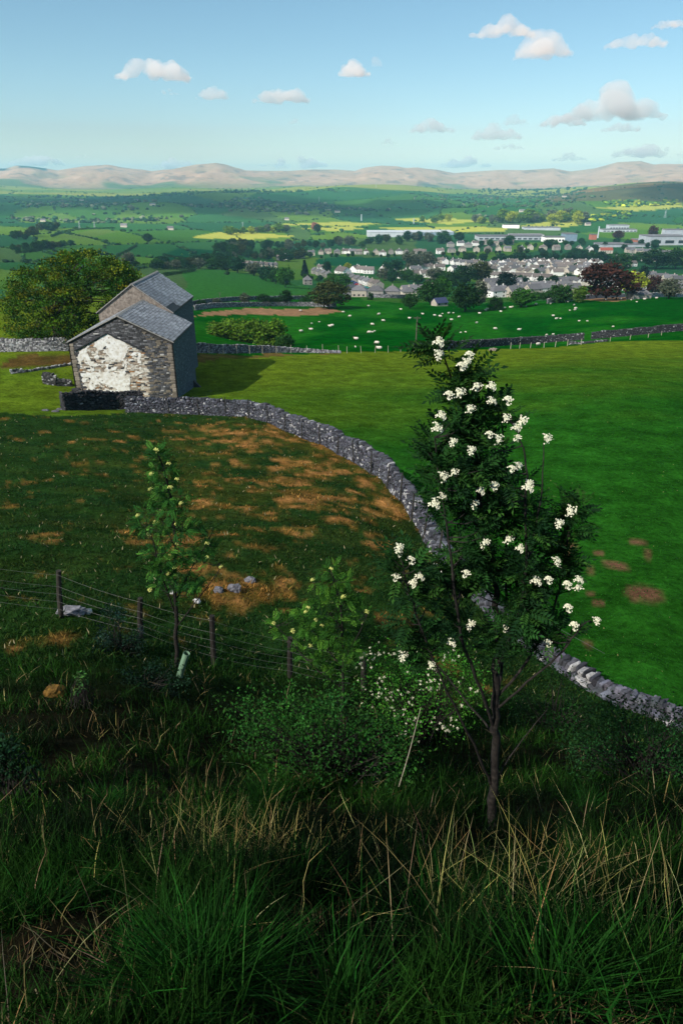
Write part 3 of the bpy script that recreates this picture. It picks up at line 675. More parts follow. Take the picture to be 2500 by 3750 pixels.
# ------------------------------------------------------------------ foliage
M_LEAF = mat_vcol('leaves', .75, .08, None, trans=.25)
M_LEAFO = mat_vcol('far_leaves', .8, .1, None, trans=.2)
M_BARK = mat_noise('bark', [(.018,.015,.013),(.05,.042,.036)], 14, bumpd=.01, coord='Object')
M_BARKR = mat_noise('rowan_bark', [(.006,.0055,.005),(.016,.014,.013),(.035,.03,.026)], 26, bumpd=.004, coord='Object')
def rdirs(n, r=rng, zb=0.0):
    d = r.normal(size=(n,3)); d[:,2] += zb; return d/np.linalg.norm(d, axis=1)[:,None]
def leaf_quads(C, L, W, D=None, r=rng):
    """diamond leaves: centres C, length L, width W, directions D"""
    n = len(C); D = rdirs(n, r) if D is None else D; L = np.broadcast_to(L, (n,))[:,None]; W = np.broadcast_to(W, (n,))[:,None]
    S = np.cross(D, rdirs(n, r)); S /= np.linalg.norm(S, axis=1)[:,None]+1e-9
    N = np.cross(D, S)
    V = np.stack([C-D*L*.5, C+S*W*.5+N*W*.12, C+D*L*.5, C-S*W*.5+N*W*.12], 1).reshape(-1,3)
    return V, np.arange(n*4).reshape(n,4)
GREENS = dict(dark=(.012,.040,.010), mid=(.022,.072,.014), bright=(.03,.105,.012), yellow=(.22,.26,.02), copper=(.045,.018,.014), grey=(.085,.10,.065), olive=(.04,.05,.014), conifer=(.006,.016,.012), lime=(.075,.145,.012), oak=(.030,.080,.008), teal=(.014,.055,.022), pink=(.30,.13,.10))
def vary(c, n, r=rng, a=.3):
    return np.clip(np.array(c)[None]*np.exp(a*r.normal(size=(n,1)))*(1+.12*r.normal(size=(n,3))), .002, .9)
# unit trees (height 1, crown width about .8), several shapes of each
def unit_tree(seed, shape='round', nclump=92, per=24, leaf=.08):
    r = np.random.default_rng(seed); ts = []
    if shape == 'conifer':
        zz = r.random(nclump*2)**1.4*.92+.06; a = r.random(nclump*2)*6.28; rad = (1-zz)*.30*(.55+.5*r.random(nclump*2))
        C = np.c_[rad*np.cos(a), rad*np.sin(a), zz]; th = .05
    else:
        bot = {'round':.16,'wide':.14,'oval':.10,'bush':.0}[shape]; cz = (1+bot)/2; hz_ = (1-bot)/2
        d = rdirs(nclump, r); rad = (.35+.65*r.random(nclump)**.45)
        lob = 1+.22*np.sin(3*np.arctan2(d[:,1],d[:,0])+seed)*r.random(nclump)
        C = d*rad[:,None]*lob[:,None]*np.array([.40 if shape != 'oval' else .27, .40 if shape != 'oval' else .27, hz_])[None]; C[:,2] += cz
        if shape == 'wide': C[:,:2] *= 1.35
        if shape == 'bush': C[:,:2] *= 1.25; C[:,2] = np.abs(C[:,2])*.98
        th = .11
    LC = (C[:,None]+r.normal(size=(len(C),per,3))*th*.62*np.array([1,1,.7])).reshape(-1,3)
    LC[:,2] = np.clip(LC[:,2], .02, None)
    V, F = leaf_quads(LC, leaf*(.7+.6*r.random(len(LC))), leaf*.75, rdirs(len(LC), r, -.2), r)
    cl = np.repeat(np.exp(.28*r.normal(size=len(C))), per)*np.exp(.16*r.normal(size=len(LC)))
    ts.append(tube([(0,0,-.04),(0,0,.2),(.01,.01,.55),(0,0,.75)], [.03,.024,.016,.006], 5))
    for k in range(7):
        i = r.integers(len(C)); b = np.array([0,0,.18+.3*r.random()]); ts.append(tube([b, (b+C[i])/2+[0,0,-.02], C[i]], [.014,.009,.003], 4, False))
    return (V, F, cl), join(ts)
UT = {}
for sh, seeds in (('round',(1,2,3,4)),('wide',(5,6)),('oval',(7,8)),('bush',(9,10)),('conifer',(11,12))):
    UT[sh] = [unit_tree(s, sh) for s in seeds]
_protos = {}
def tree_proto(kind, shape, var):
    k = (kind, shape, var)
    if k not in _protos:
        (V, F, cl), (TV, TF) = UT[shape][var % len(UT[shape])]
        c = np.array(GREENS[kind])[None]*cl[:,None]; c = np.repeat(c, 4, 0)
        _protos[k] = (mesh_data('crown', V, F, M_LEAFO, False, c), mesh_data('trunk', TV, TF, M_BARK))
    return _protos[k]
def tree_at(P, h, wd, kind, shape, label, group=None, cat='tree', name='broadleaf_tree', var=None):
    var = random.randrange(4) if var is None else var
    cm, tm = tree_proto(kind, shape, var)
    t = thing(name, label, cat, tuple(P), random.uniform(0,6.28), group)
    wn = {'round':.85,'wide':1.15,'oval':.6,'bush':1.05,'conifer':.55}[shape]
    s = wd/wn; t.scale = (s, s, h)
    obj('crown', cm, t); obj('trunk', tm, t)
    return t
ALLTREES = []
def tree_px(px, py, wpx, hpx, kind, shape, label, group=None, cat='tree', name='broadleaf_tree'):
    P = at(px, py); dep = P[1]*math.cos(PITCH)-P[2]*math.sin(PITCH); k = dep/FPX
    return tree_at(P-np.array([0,0,.2]), hpx*k*1.08, wpx*k*1.0, kind, shape, label, group, cat, name)
# ------------------------------------------------------------------ the oak behind the barn
def limb_tree(name, label, cat, base, limbs, rad0, mat):
    t = thing(name, label, cat, tuple(base)); return t
OY = 104.0
def P_(px, py, Y): return at_y(px, py, Y)
ob = onground(*at_y(215,1262,OY)[:2])
oak = thing('oak_tree', 'large spreading oak with yellow-green spring leaves behind the barn on the left', 'tree', tuple(ob))
OUT = [(20,1225),(15,1120),(40,1020),(85,980),(130,962),(190,945),(225,925),(280,915),(340,918),(400,937),(430,962),(470,975),(498,1010),(515,1035),(500,1080),(470,1140),(440,1200),(400,1240),(330,1262),(250,1258),(150,1262),(70,1250)]
r_ = np.random.default_rng(5); CL = []
while len(CL) < 620:
    x, y = r_.uniform(0,520), r_.uniform(910,1265)
    if not inpoly(np.array([x]), np.array([y]), OUT)[0]: continue
    cx_, cy_ = (x-255)/255, (y-1110)/190
    dm = math.sqrt(max(0, 1-min(1, cx_**2*.9+cy_**2*.75))); dz = r_.uniform(-1,1)*9.0*dm
    if abs(dz) < 4.5*dm and r_.random() < .75: continue
    if dz > 0 and r_.random() < .3: continue
    CL.append(at_y(x, y, OY+dz))
CL = np.array(CL)
# push clumps into lobes with hollows between
keep = fbm(CL[:,0]/3.0, CL[:,2]/2.2, 91, 3) > .36; CL = CL[keep]
per = 60; LC = (CL[:,None]+r_.normal(size=(len(CL),per,3))*np.array([.55,.55,.26])).reshape(-1,3)
V, F = leaf_quads(LC, .30*(.6+.8*r_.random(len(LC))), .22, rdirs(len(LC), r_), r_)
cb = vary(GREENS['oak'], len(CL), r_, .25); tw = r_.random(len(CL)) < .35; cb[tw] = vary((.105,.140,.008), tw.sum(), r_, .25)
c = np.repeat(cb, per, 0)*np.exp(.18*r_.normal(size=(len(LC),1)))
part('crown', V, F, M_LEAFO, oak, False, np.repeat(c, 4, 0))
top = at_y(290,1010,OY)
V, F = tube([ob-[0,0,.5], ob+[.1,0,1.5], ob+[.3,0,3.2], (ob+top)/2+[0,0,1.0], top], [.75,.6,.55,.35,.08], 10); part('trunk', V, F, M_BARK, oak)
for k in range(26):
    e = CL[r_.integers(len(CL))]; b = ob+[.2,0,2.2+3*r_.random()]; m_ = (b+e)/2+[0,0,.8+r_.random()]
    V, F = tube([b, (b+m_)/2+r_.normal(size=3)*.3, m_, e], [.24,.18,.12,.03], 6); part('branch', V, F, M_BARK, oak)
# ------------------------------------------------------------------ rowan trees with pinnate leaves
def rowan_leaf(seed, L=.17, pairs=6):
    r = np.random.default_rng(seed); C, D, LL = [], [], []
    curve = lambda t: np.array([0, t*L, -.22*L*t*t])
    for i in range(pairs):
        t = .22+.72*i/(pairs-.4); b = curve(t); ll = L*.30*(1-.25*abs(t-.55)*2)
        for s in (-1,1):
            d = np.array([s*.86, .48, -.12+.12*r.normal()]); d /= np.linalg.norm(d); C.append(b+d*ll*.52); D.append(d); LL.append(ll)
    d = np.array([0,1,-.4]); d /= np.linalg.norm(d); C.append(curve(1)+d*L*.12); D.append(d); LL.append(L*.28)
    C, D, LL = map(np.array, (C, D, LL)); n = len(C)
    S = np.cross(D, np.array([0,0,1])[None]+.25*r.normal(size=(n,3))); S /= np.linalg.norm(S, axis=1)[:,None]; N = np.cross(S, D)
    W = LL*.42
    V = np.stack([C-D*LL[:,None]*.5, C-D*LL[:,None]*.05+S*W[:,None]*.5+N*W[:,None]*.18, C+D*LL[:,None]*.5, C-D*LL[:,None]*.05-S*W[:,None]*.5+N*W[:,None]*.18], 1).reshape(-1,3)
    F = np.arange(n*4).reshape(n,4)
    rc = [curve(t) for t in (0,.5,1.)]; RV, RF_ = tube(rc, [.0016,.0013,.0008], 3, False)
    return join([(V,F),(RV,RF_)])
RL = [rowan_leaf(s) for s in range(6)]
def corymb(seed, R_=.05):
    r = np.random.default_rng(seed); Vs = []; n = 60
    lob = [(r.normal(size=2)*.45) for _ in range(6)]
    for k in range(n):
        c0 = lob[r.integers(6)]; p = (c0+r.normal(size=2)*.27); rr = math.hypot(*p)
        if rr > 1.05: p = p/rr*r.random(); rr = math.hypot(*p)
        c = np.array([p[0], p[1], .55*(1-rr*rr)+.10*r.normal()])*R_; s = R_*.15
        nrm = np.array([p[0]*.8, p[1]*.8, 1.0])+.35*r.normal(size=3); nrm /= np.linalg.norm(nrm)
        a = np.cross(nrm, [.3,.8,.1]); a /= np.linalg.norm(a); b = np.cross(nrm, a); ph = r.random()*6.28
        ring = [c+s*(1.0 if i%2 == 0 else .72)*(math.cos(ph+i*.628)*a+math.sin(ph+i*.628)*b)+nrm*s*.25 for i in range(10)]
        Vs.append((np.array([c]+ring), np.array([[0,i+1,(i+1)%10+1] for i in range(10)])))
    for k in range(10):
        p = r.normal(size=2)*.4; Vs.append(tube([(0,0,-.9*R_), (p[0]*R_*.6,p[1]*R_*.6,-.3*R_), (p[0]*R_,p[1]*R_,.25*R_)], .0011, 3, False))
    return join(Vs)
M_FLOW = mat_noise('cream_petals', [(.50,.49,.34),(.74,.73,.58)], 60, rough=.7, coord='Object')
M_BUD = mat_noise('green_yellow_buds', [(.42,.46,.10),(.66,.66,.24)], 40, rough=.7, coord='Object')
CORY = [mesh_data('flower_cluster', *corymb(s), M_FLOW) for s in range(4)]
BUDS = [mesh_data('bud_cluster', *corymb(s+9), M_BUD) for s in range(3)]
def orient(d, roll):
    q = Vector(d).to_track_quat('Y', 'Z'); return (q.to_matrix() @ Matrix.Rotation(roll, 3, 'Y'))
def rowan(label, base, stems, clumps, greens, leafL, nparts, flowers, fmesh, fsize, seed, trunk_r, per=7, fname='flower_cluster'):
    r = np.random.default_rng(seed)
    t = thing('rowan_tree', label, 'tree', tuple(base)); skel = []
    for i, (pts, r0, r1) in enumerate(stems):
        pts = np.array(pts, float); q = smooth_line(pts, 2); q[1:-1] += r.normal(size=(len(q)-2,3))*r0*.25
        V, F = tube(q, np.linspace(r0, r1, len(q)), 8 if i == 0 else 6); part('trunk' if i == 0 else 'branch', V, F, M_BARKR, t, True)
        for a, b in zip(q[:-1], q[1:]):
            for k in range(4): skel.append(a+(b-a)*k/4)
    skel = np.array(skel); pos, dirs, tw = [], [], []
    for c in clumps:
        dd = np.linalg.norm(skel-c, axis=1)+np.clip(skel[:,2]-c[2]+.05, 0, None)*3; k = np.argmin(dd); b = skel[k]
        m_ = (b+c)/2+np.array([0,0,-.12*np.linalg.norm(c-b)]); tw.append(tube([b, m_, c], [.006,.0045,.002], 4, False))
        ax = c-m_; ax /= np.linalg.norm(ax)+1e-9
        for j in range(per):
            f = r.random(); p = m_*(1-f)**1.5+c*(1-(1-f)**1.5); d = rdirs(1, r)[0]; d = d-ax*(d@ax)*.6+ax*.55; d[2] += .05; d /= np.linalg.norm(d)
            pos.append(p); dirs.append(d)
    TV, TF = join(tw); tag(part('twigs', TV, TF, M_BARKR, t), kind='stuff')
    pos = np.array(pos); order = np.argsort(np.linalg.norm(pos, axis=1)); rank = np.empty(len(pos), int); rank[order] = np.arange(len(pos))
    lm = []
    for v, (LV, LF) in enumerate(RL):
        for g in greens: lm.append(mesh_data('leaf', LV*leafL/.17, LF, M_LEAF, False, np.tile(g, (len(LV),1))))
    Vs = []; Cs = []
    for i in range(len(pos)):
        M = orient(dirs[i], r.normal()*.6); s = r.uniform(.7,1.2)
        if rank[i] < nparts:
            o = obj('leaf', lm[r.integers(len(lm))], t); o.location = Vector(pos[i])-t.location; o.rotation_euler = M.to_euler(); o.scale = (s,)*3
        else:
            LV, LF = RL[r.integers(6)]; Vs.append((LV*(s*leafL/.17) @ np.array(M).T+pos[i], LF)); Cs.append(np.tile(np.array(greens[r.integers(len(greens))])*math.exp(.2*r.normal()), (len(LV),1)))
    V, F = join(Vs); tag(part('foliage', V, F, M_LEAF, t, False, np.concatenate(Cs)), kind='stuff')
    for P in flowers:
        o = obj(fname, fmesh[r.integers(len(fmesh))], t); o.location = Vector(P)-t.location
        tow = Vector((0,0,0))-Vector(P); tow.normalize(); d = Vector((0,0,1))*.8+tow*.75+Vector(r.normal(size=3))*.22
        o.rotation_euler = d.to_track_quat('Z', 'Y').to_euler(); o.scale = (fsize*r.uniform(.85,1.15),)*3
    return t
def fill(outline, n, Yc, thick, seed, gap=.3, gs=60):
    """twig ends spread through a crown with the given outline (photo pixels) at distance Yc"""
    r = np.random.default_rng(seed); o = np.array(outline, float); x0,y0 = o.min(0); x1,y1 = o.max(0); out = []
    ymid = (y0+y1)/2
    while len(out) < n:
        x, y = r.uniform(x0,x1), r.uniform(y0,y1)
        if not inpoly(np.array([x]),np.array([y]),outline)[0]: continue
        if vn(np.array([x/gs]), np.array([y/gs]), seed)[0] < gap*r.uniform(.6,1.4): continue
        pr = np.linspace(x0,x1,24); row = pr[inpoly(pr, np.full(24,y), outline)]; row = row if len(row) else [x]
        hw = max(20,(row[-1]-row[0])/2)/FPX*Yc; out.append(at_y(x, y, Yc+r.uniform(-1,1)*min(thick, hw)))
    return np.array(out)
# -- the tall flowering rowan at right
YR = 4.7
b0 = at(1800,3050); YR = b0[1]
def B(*p): return [at_y(x, y, YR+(dz or 0)) for x, y, dz in p]
stems = [
 (B((1800,3075,0),(1805,2950,0),(1812,2800,0),(1815,2690,0),(1812,2500,0),(1822,2350,0),(1815,2200,0),(1790,2000,0),(1760,1850,0),(1745,1700,0)), .046, .013),
 (B((1745,1700,0),(1740,1600,0),(1700,1480,0),(1650,1380,0),(1612,1270,0)), .012, .004),
 (B((1740,1600,0),(1725,1500,.05),(1730,1390,.05),(1715,1310,.05)), .008, .003),
 (B((1815,2690,0),(1750,2500,-.2),(1690,2350,-.25),(1660,2150,-.3),(1640,1950,-.25),(1600,1750,-.2),(1590,1600,-.2)), .016, .004),
 (B((1812,2650,0),(1830,2500,.25),(1850,2300,.3),(1850,2050,.3),(1860,1850,.3),(1850,1650,.25),(1810,1450,.2)), .017, .004),
 (B((1815,2450,0),(1900,2250,-.2),(1930,2050,-.25),(1920,1850,-.25),(1930,1680,-.2),(1890,1560,-.2)), .014, .004),
 (B((1812,2560,0),(1950,2400,.1),(2020,2250,.1),(2060,2100,.1),(2080,1950,.1),(2105,1860,.1)), .014, .004),
 (B((1812,2600,0),(1950,2480,-.2),(2050,2400,-.25),(2120,2300,-.3),(2160,2270,-.3)), .012, .004),
 (B((1800,2880,0),(1720,2700,-.2),(1620,2500,-.3),(1540,2300,-.35),(1490,2150,-.35),(1465,2020,-.35)), .014, .004),
 (B((1815,2700,0),(1700,2560,.2),(1600,2430,.3),(1530,2380,.35),(1500,2300,.35)), .011, .004),
 (B((1905,2150,-.2),(1960,1950,-.25),(1985,1780,-.25),(1990,1620,-.2)), .008, .003),
 (B((1790,2000,0),(1700,1850,.2),(1650,1700,.25),(1620,1540,.25)), .009, .003),
 (B((1812,2860,0),(1900,2720,.15),(2000,2600,.2)), .009, .003),
]
OUT_R = [[(1575,1260),(1605,1235),(1640,1300),(1665,1370),(1700,1320),(1735,1270),(1745,1330),(1730,1420),(1760,1440),(1800,1390),(1830,1420),(1870,1450),(1880,1520),(1925,1560),(1945,1640),(2010,1590),(2000,1650),(1970,1720),(1960,1850),(1975,1960),(1950,2100),(1970,2230),(2080,2225),(2180,2265),(2110,2330),(1990,2370),(1870,2420),(1740,2400),(1660,2310),(1630,2200),(1620,2100),(1615,2000),(1570,1900),(1590,1780),(1560,1720),(1545,1640),(1570,1560),(1620,1530),(1650,1450),(1620,1380),(1590,1320)],
         [(2030,1870),(2080,1830),(2130,1860),(2125,1930),(2090,2000),(2080,2100),(2040,2200),(2000,2180),(2030,2050),(2020,1950)],
         [(1430,2010),(1470,1975),(1510,2040),(1560,2110),(1600,2250),(1640,2400),(1560,2460),(1490,2350),(1450,2220),(1435,2100)]]
TOPS = [[(1570,1260),(1605,1235),(1650,1300),(1690,1400),(1720,1500),(1660,1480),(1620,1380)],[(1695,1330),(1735,1270),(1750,1340),(1735,1450),(1700,1440)],[(1760,1460),(1830,1400),(1890,1470),(1870,1560),(1790,1540)]]
cl = np.concatenate([fill(p, k, YR-.03, .16, 50+k, 0.0) for p, k in zip(TOPS, (11,5,5))]+[fill(OUT_R[0], 225, YR, .6, 3, .58, 52), fill(OUT_R[1], 26, YR+.1, .3, 4, .2), fill(OUT_R[2], 26, YR-.3, .3, 5, .3)])
fl = [(1608,1255),(1605,1300),(1715,1304),(1685,1345),(1743,1417),(1800,1416),(1679,1438),(1799,1470),(1856,1469),(1717,1497),(1616,1523),(1600,1568),(1658,1620),(1788,1594),(1820,1608),(1889,1568),(1892,1606),(1912,1545),(1998,1605),(1725,1650),(1893,1706),(1618,1745),(1660,1730),(1936,1772),(1808,1782),(1762,1797),(1619,1820),(1592,1846),(1737,1847),(1935,1785),(2087,1869),(2046,1918),(1860,1975),(2036,2055),(1460,2007),(1464,2026),(1500,2055),(1448,2115),(1515,2137),(1540,2108),(1703,2103),(1962,2130),(2004,2126),(2072,2145),(2118,2125),(2115,2153),(2183,2274),(2097,2293),(2000,2356),(1843,2302),(1652,2356),(1723,2288),(1476,2403),(1575,2435),(2075,2229),(1775,1990),(1640,1450),(1705,1330),(1850,1530),(1905,2010),(1870,1720)]
fl = [at_y(x, y, YR-.28-.12*random.random()) for x, y in fl]
rowan('tall slender rowan tree covered with creamy white flower clusters at right', b0, stems, cl, [(.010,.040,.010),(.015,.060,.012),(.007,.028,.009),(.028,.085,.014)], .172, 300, fl, CORY, .82, 31, .05, 7)
# -- the young rowan at left by the fence
b1 = at(645,2445); Y1 = b1[1]
def B1(*p): return [at_y(x, y, Y1+dz) for x, y, dz in p]
stems = [(B1((645,2450,0),(645,2250,0),(640,2050,0),(635,1850,0),(600,1720,0),(572,1640,0)), .05, .006),
 (B1((645,2200,0),(700,2080,.2),(760,1990,.3),(785,1930,.3)), .018, .005),(B1((642,2250,0),(590,2100,-.2),(560,1980,-.3),(530,1890,-.3)), .017, .005),
 (B1((640,2050,0),(670,1950,.2),(665,1820,.2),(650,1740,.2)), .014, .004),(B1((645,2300,0),(720,2200,-.2),(790,2110,-.3),(810,2070,-.3)), .014, .004),(B1((640,2000,0),(590,1900,.3),(560,1800,.3)), .012, .004)]
OUT1 = [(550,1650),(575,1625),(600,1660),(630,1700),(660,1750),(690,1800),(700,1880),(720,1920),(770,1915),(795,1950),(790,2050),(810,2110),(760,2160),(690,2200),(620,2220),(570,2180),(545,2080),(505,1990),(495,1900),(530,1850),(545,1760)]
fl1 = [(575,1648),(620,1698),(556,1735),(650,1755),(626,1785),(553,1790),(664,1842),(567,1915),(506,1887),(648,1918),(610,1935),(547,1958),(761,1990),(650,1993),(626,2030),(706,2052),(760,2040),(809,2075),(641,2080),(617,2100),(644,2113),(548,2160)]
rowan('slim young rowan with greenish-yellow buds standing by the wire fence at left', b1, stems, fill(OUT1, 170, Y1, .9, 8, .3, 45), [(.018,.085,.016),(.03,.12,.018),(.012,.055,.012),(.06,.17,.025)], .19, 120, [at_y(x,y,Y1-.3) for x,y in fl1], BUDS, 1.05, 32, .05, 6, 'bud_cluster')
# -- the small bright rowan in the middle
b2 = onground(*at_y(1250,2640,8.6)[:2]); Y2 = b2[1]
def B2(*p): return [at_y(x, y, Y2+dz) for x, y, dz in p]
stems = [(B2((1250,2660,0),(1255,2500,0),(1255,2350,0),(1245,2200,0),(1205,2060,0)), .028, .005),(B2((1255,2450,0),(1180,2350,.1),(1120,2280,.1)), .012, .004),(B2((1255,2420,0),(1310,2330,-.1),(1345,2250,-.1)), .012, .004),
 (B2((1255,2520,0),(1150,2450,-.1),(1050,2330,-.1),(1010,2290,-.1)), .011, .004),(B2((1250,2300,0),(1180,2210,.15),(1140,2120,.15)), .010, .003)]
OUT2 = [(1130,2110),(1190,2060),(1225,2060),(1250,2130),(1280,2110),(1290,2180),(1350,2230),(1350,2280),(1300,2330),(1330,2420),(1250,2500),(1150,2480),(1090,2380),(1000,2310),(990,2270),(1060,2260),(1110,2220),(1160,2180)]
fl2 = [(1214,2083),(1145,2123),(1120,2240),(1130,2225),(1154,2270),(1258,2185),(1340,2240),(1000,2282),(1070,2310),(1135,2365),(1180,2290)]
rowan('small bright yellow-green rowan sapling in the middle of the slope', b2, stems, fill(OUT2, 125, Y2, .6, 9, .3, 40), [(.035,.12,.014),(.07,.18,.02),(.02,.075,.012)], .15, 120, [at_y(x,y,Y2-.2) for x,y in fl2], BUDS, .75, 33, .05, 6, 'bud_cluster')
# ------------------------------------------------------------------ shrubs on the bank
def shrub(name, label, outline, Yc, base_px, nleaf, leafL, green, seed, thick=.8, blossoms=0, dark=.3, cat='shrub', trans=None):
    r = np.random.default_rng(seed); bp = onground(*at_y(base_px[0], base_px[1], Yc)[:2]); t = thing(name, label, cat, tuple(bp))
    tips = fill(outline, max(40, nleaf//45), Yc, thick, seed, .28, 55); tw = []
    for c in tips:
        b = bp+np.array([r.normal()*.15, r.normal()*.15, 0]); m_ = b*.45+c*.55+r.normal(size=3)*.06
        tw.append(tube([b-[0,0,.1], m_, c], [.011,.007,.002], 4, False))
    TV, TF = join(tw); tag(part('stems', TV, TF, M_BARKR, t), kind='stuff')
    k = r.integers(0, len(tips), nleaf); C = tips[k]+r.normal(size=(nleaf,3))*thick*.14
    gz = hz(C[:,0], C[:,1]); C[:,2] = np.maximum(C[:,2], gz+.03)
    V, F = leaf_quads(C, leafL*(.6+.8*r.random(nleaf)), leafL*.6, rdirs(nleaf, r, .2), r)
    c = np.repeat(vary(green, len(tips), r, dark)[k]*np.exp(.2*r.normal(size=(nleaf,1))), 4, 0)
    tag(part('foliage', V, F, M_LEAF, t, False, c), kind='stuff')
    if blossoms:
        fp = fill(outline, blossoms, Yc-thick*.6, .1, seed+1, .45, 50)
        for p in fp:
            o = obj('blossom', CORY[r.integers(4)], t); o.location = Vector(p)-t.location; o.rotation_euler = (r.normal()*.5+.5, r.normal()*.5, r.random()*6); o.scale = (r.uniform(.3,.6),)*3
    return t
shrub('hawthorn_bush', 'green hawthorn bush sprinkled with white blossom behind the tall rowan', [(1300,2420),(1370,2350),(1480,2340),(1600,2360),(1720,2400),(1760,2520),(1700,2640),(1640,2720),(1480,2720),(1380,2650),(1310,2560)], 9.2, (1520,2760), 7000, .045, (.04,.15,.016), 41, 1.0, 150)
shrub('bramble_thicket', 'dense dark green thicket in the middle below the small sapling', [(820,2600),(900,2540),(1010,2560),(1120,2530),(1250,2560),(1330,2600),(1480,2680),(1500,2760),(1460,2900),(1380,3010),(1200,3030),(1050,2960),(1000,2850),(900,2740)], 5.9, (1240,2960), 9000, .04, (.018,.075,.012), 42, .8)
shrub('bramble_thicket', 'dark leafy thicket at the right edge below the wall', [(2080,2700),(2150,2640),(2260,2580),(2400,2595),(2560,2620),(2560,3000),(2400,3040),(2200,3020),(2100,2900)], 7.0, (2340,2960), 8200, .04, (.010,.040,.010), 43, .8)
shrub('holly_bush', 'small blue-green holly bush beside the second fence post', [(350,2260),(420,2215),(490,2235),(535,2290),(540,2360),(500,2440),(420,2470),(360,2420)], 12.0, (450,2440), 2600, .05, (.010,.030,.020), 44, .5)
shrub('bramble_thicket', 'low dark foliage under the young left rowan', [(420,2440),(520,2400),(640,2430),(700,2480),(640,2560),(480,2570),(410,2510)], 10.2, (560,2550), 1500, .05, (.006,.02,.010), 45, .5)
shrub('bramble_thicket', 'leafy dark thicket hugging the ground at the left edge', [(-60,2700),(60,2720),(130,2780),(120,2860),(40,2900),(-60,2880)], 4.6, (30,2880), 900, .045, (.008,.03,.012), 46, .4)
shrub('rowan_seedling', 'little pale rowan seedling poking from grass at far left', [(270,2480),(300,2455),(330,2480),(310,2540),(275,2540)], 8.4, (295,2580), 160, .06, (.05,.13,.035), 47, .15)
shrub('elder_bush', 'dark shrub between tall rowan trunk and right end of wall', [(1850,2480),(1930,2430),(2010,2450),(2100,2500),(2190,2570),(2200,2640),(2060,2700),(1900,2690)], 10.5, (2020,2690), 3600, .05, (.007,.028,.006), 48, .7)
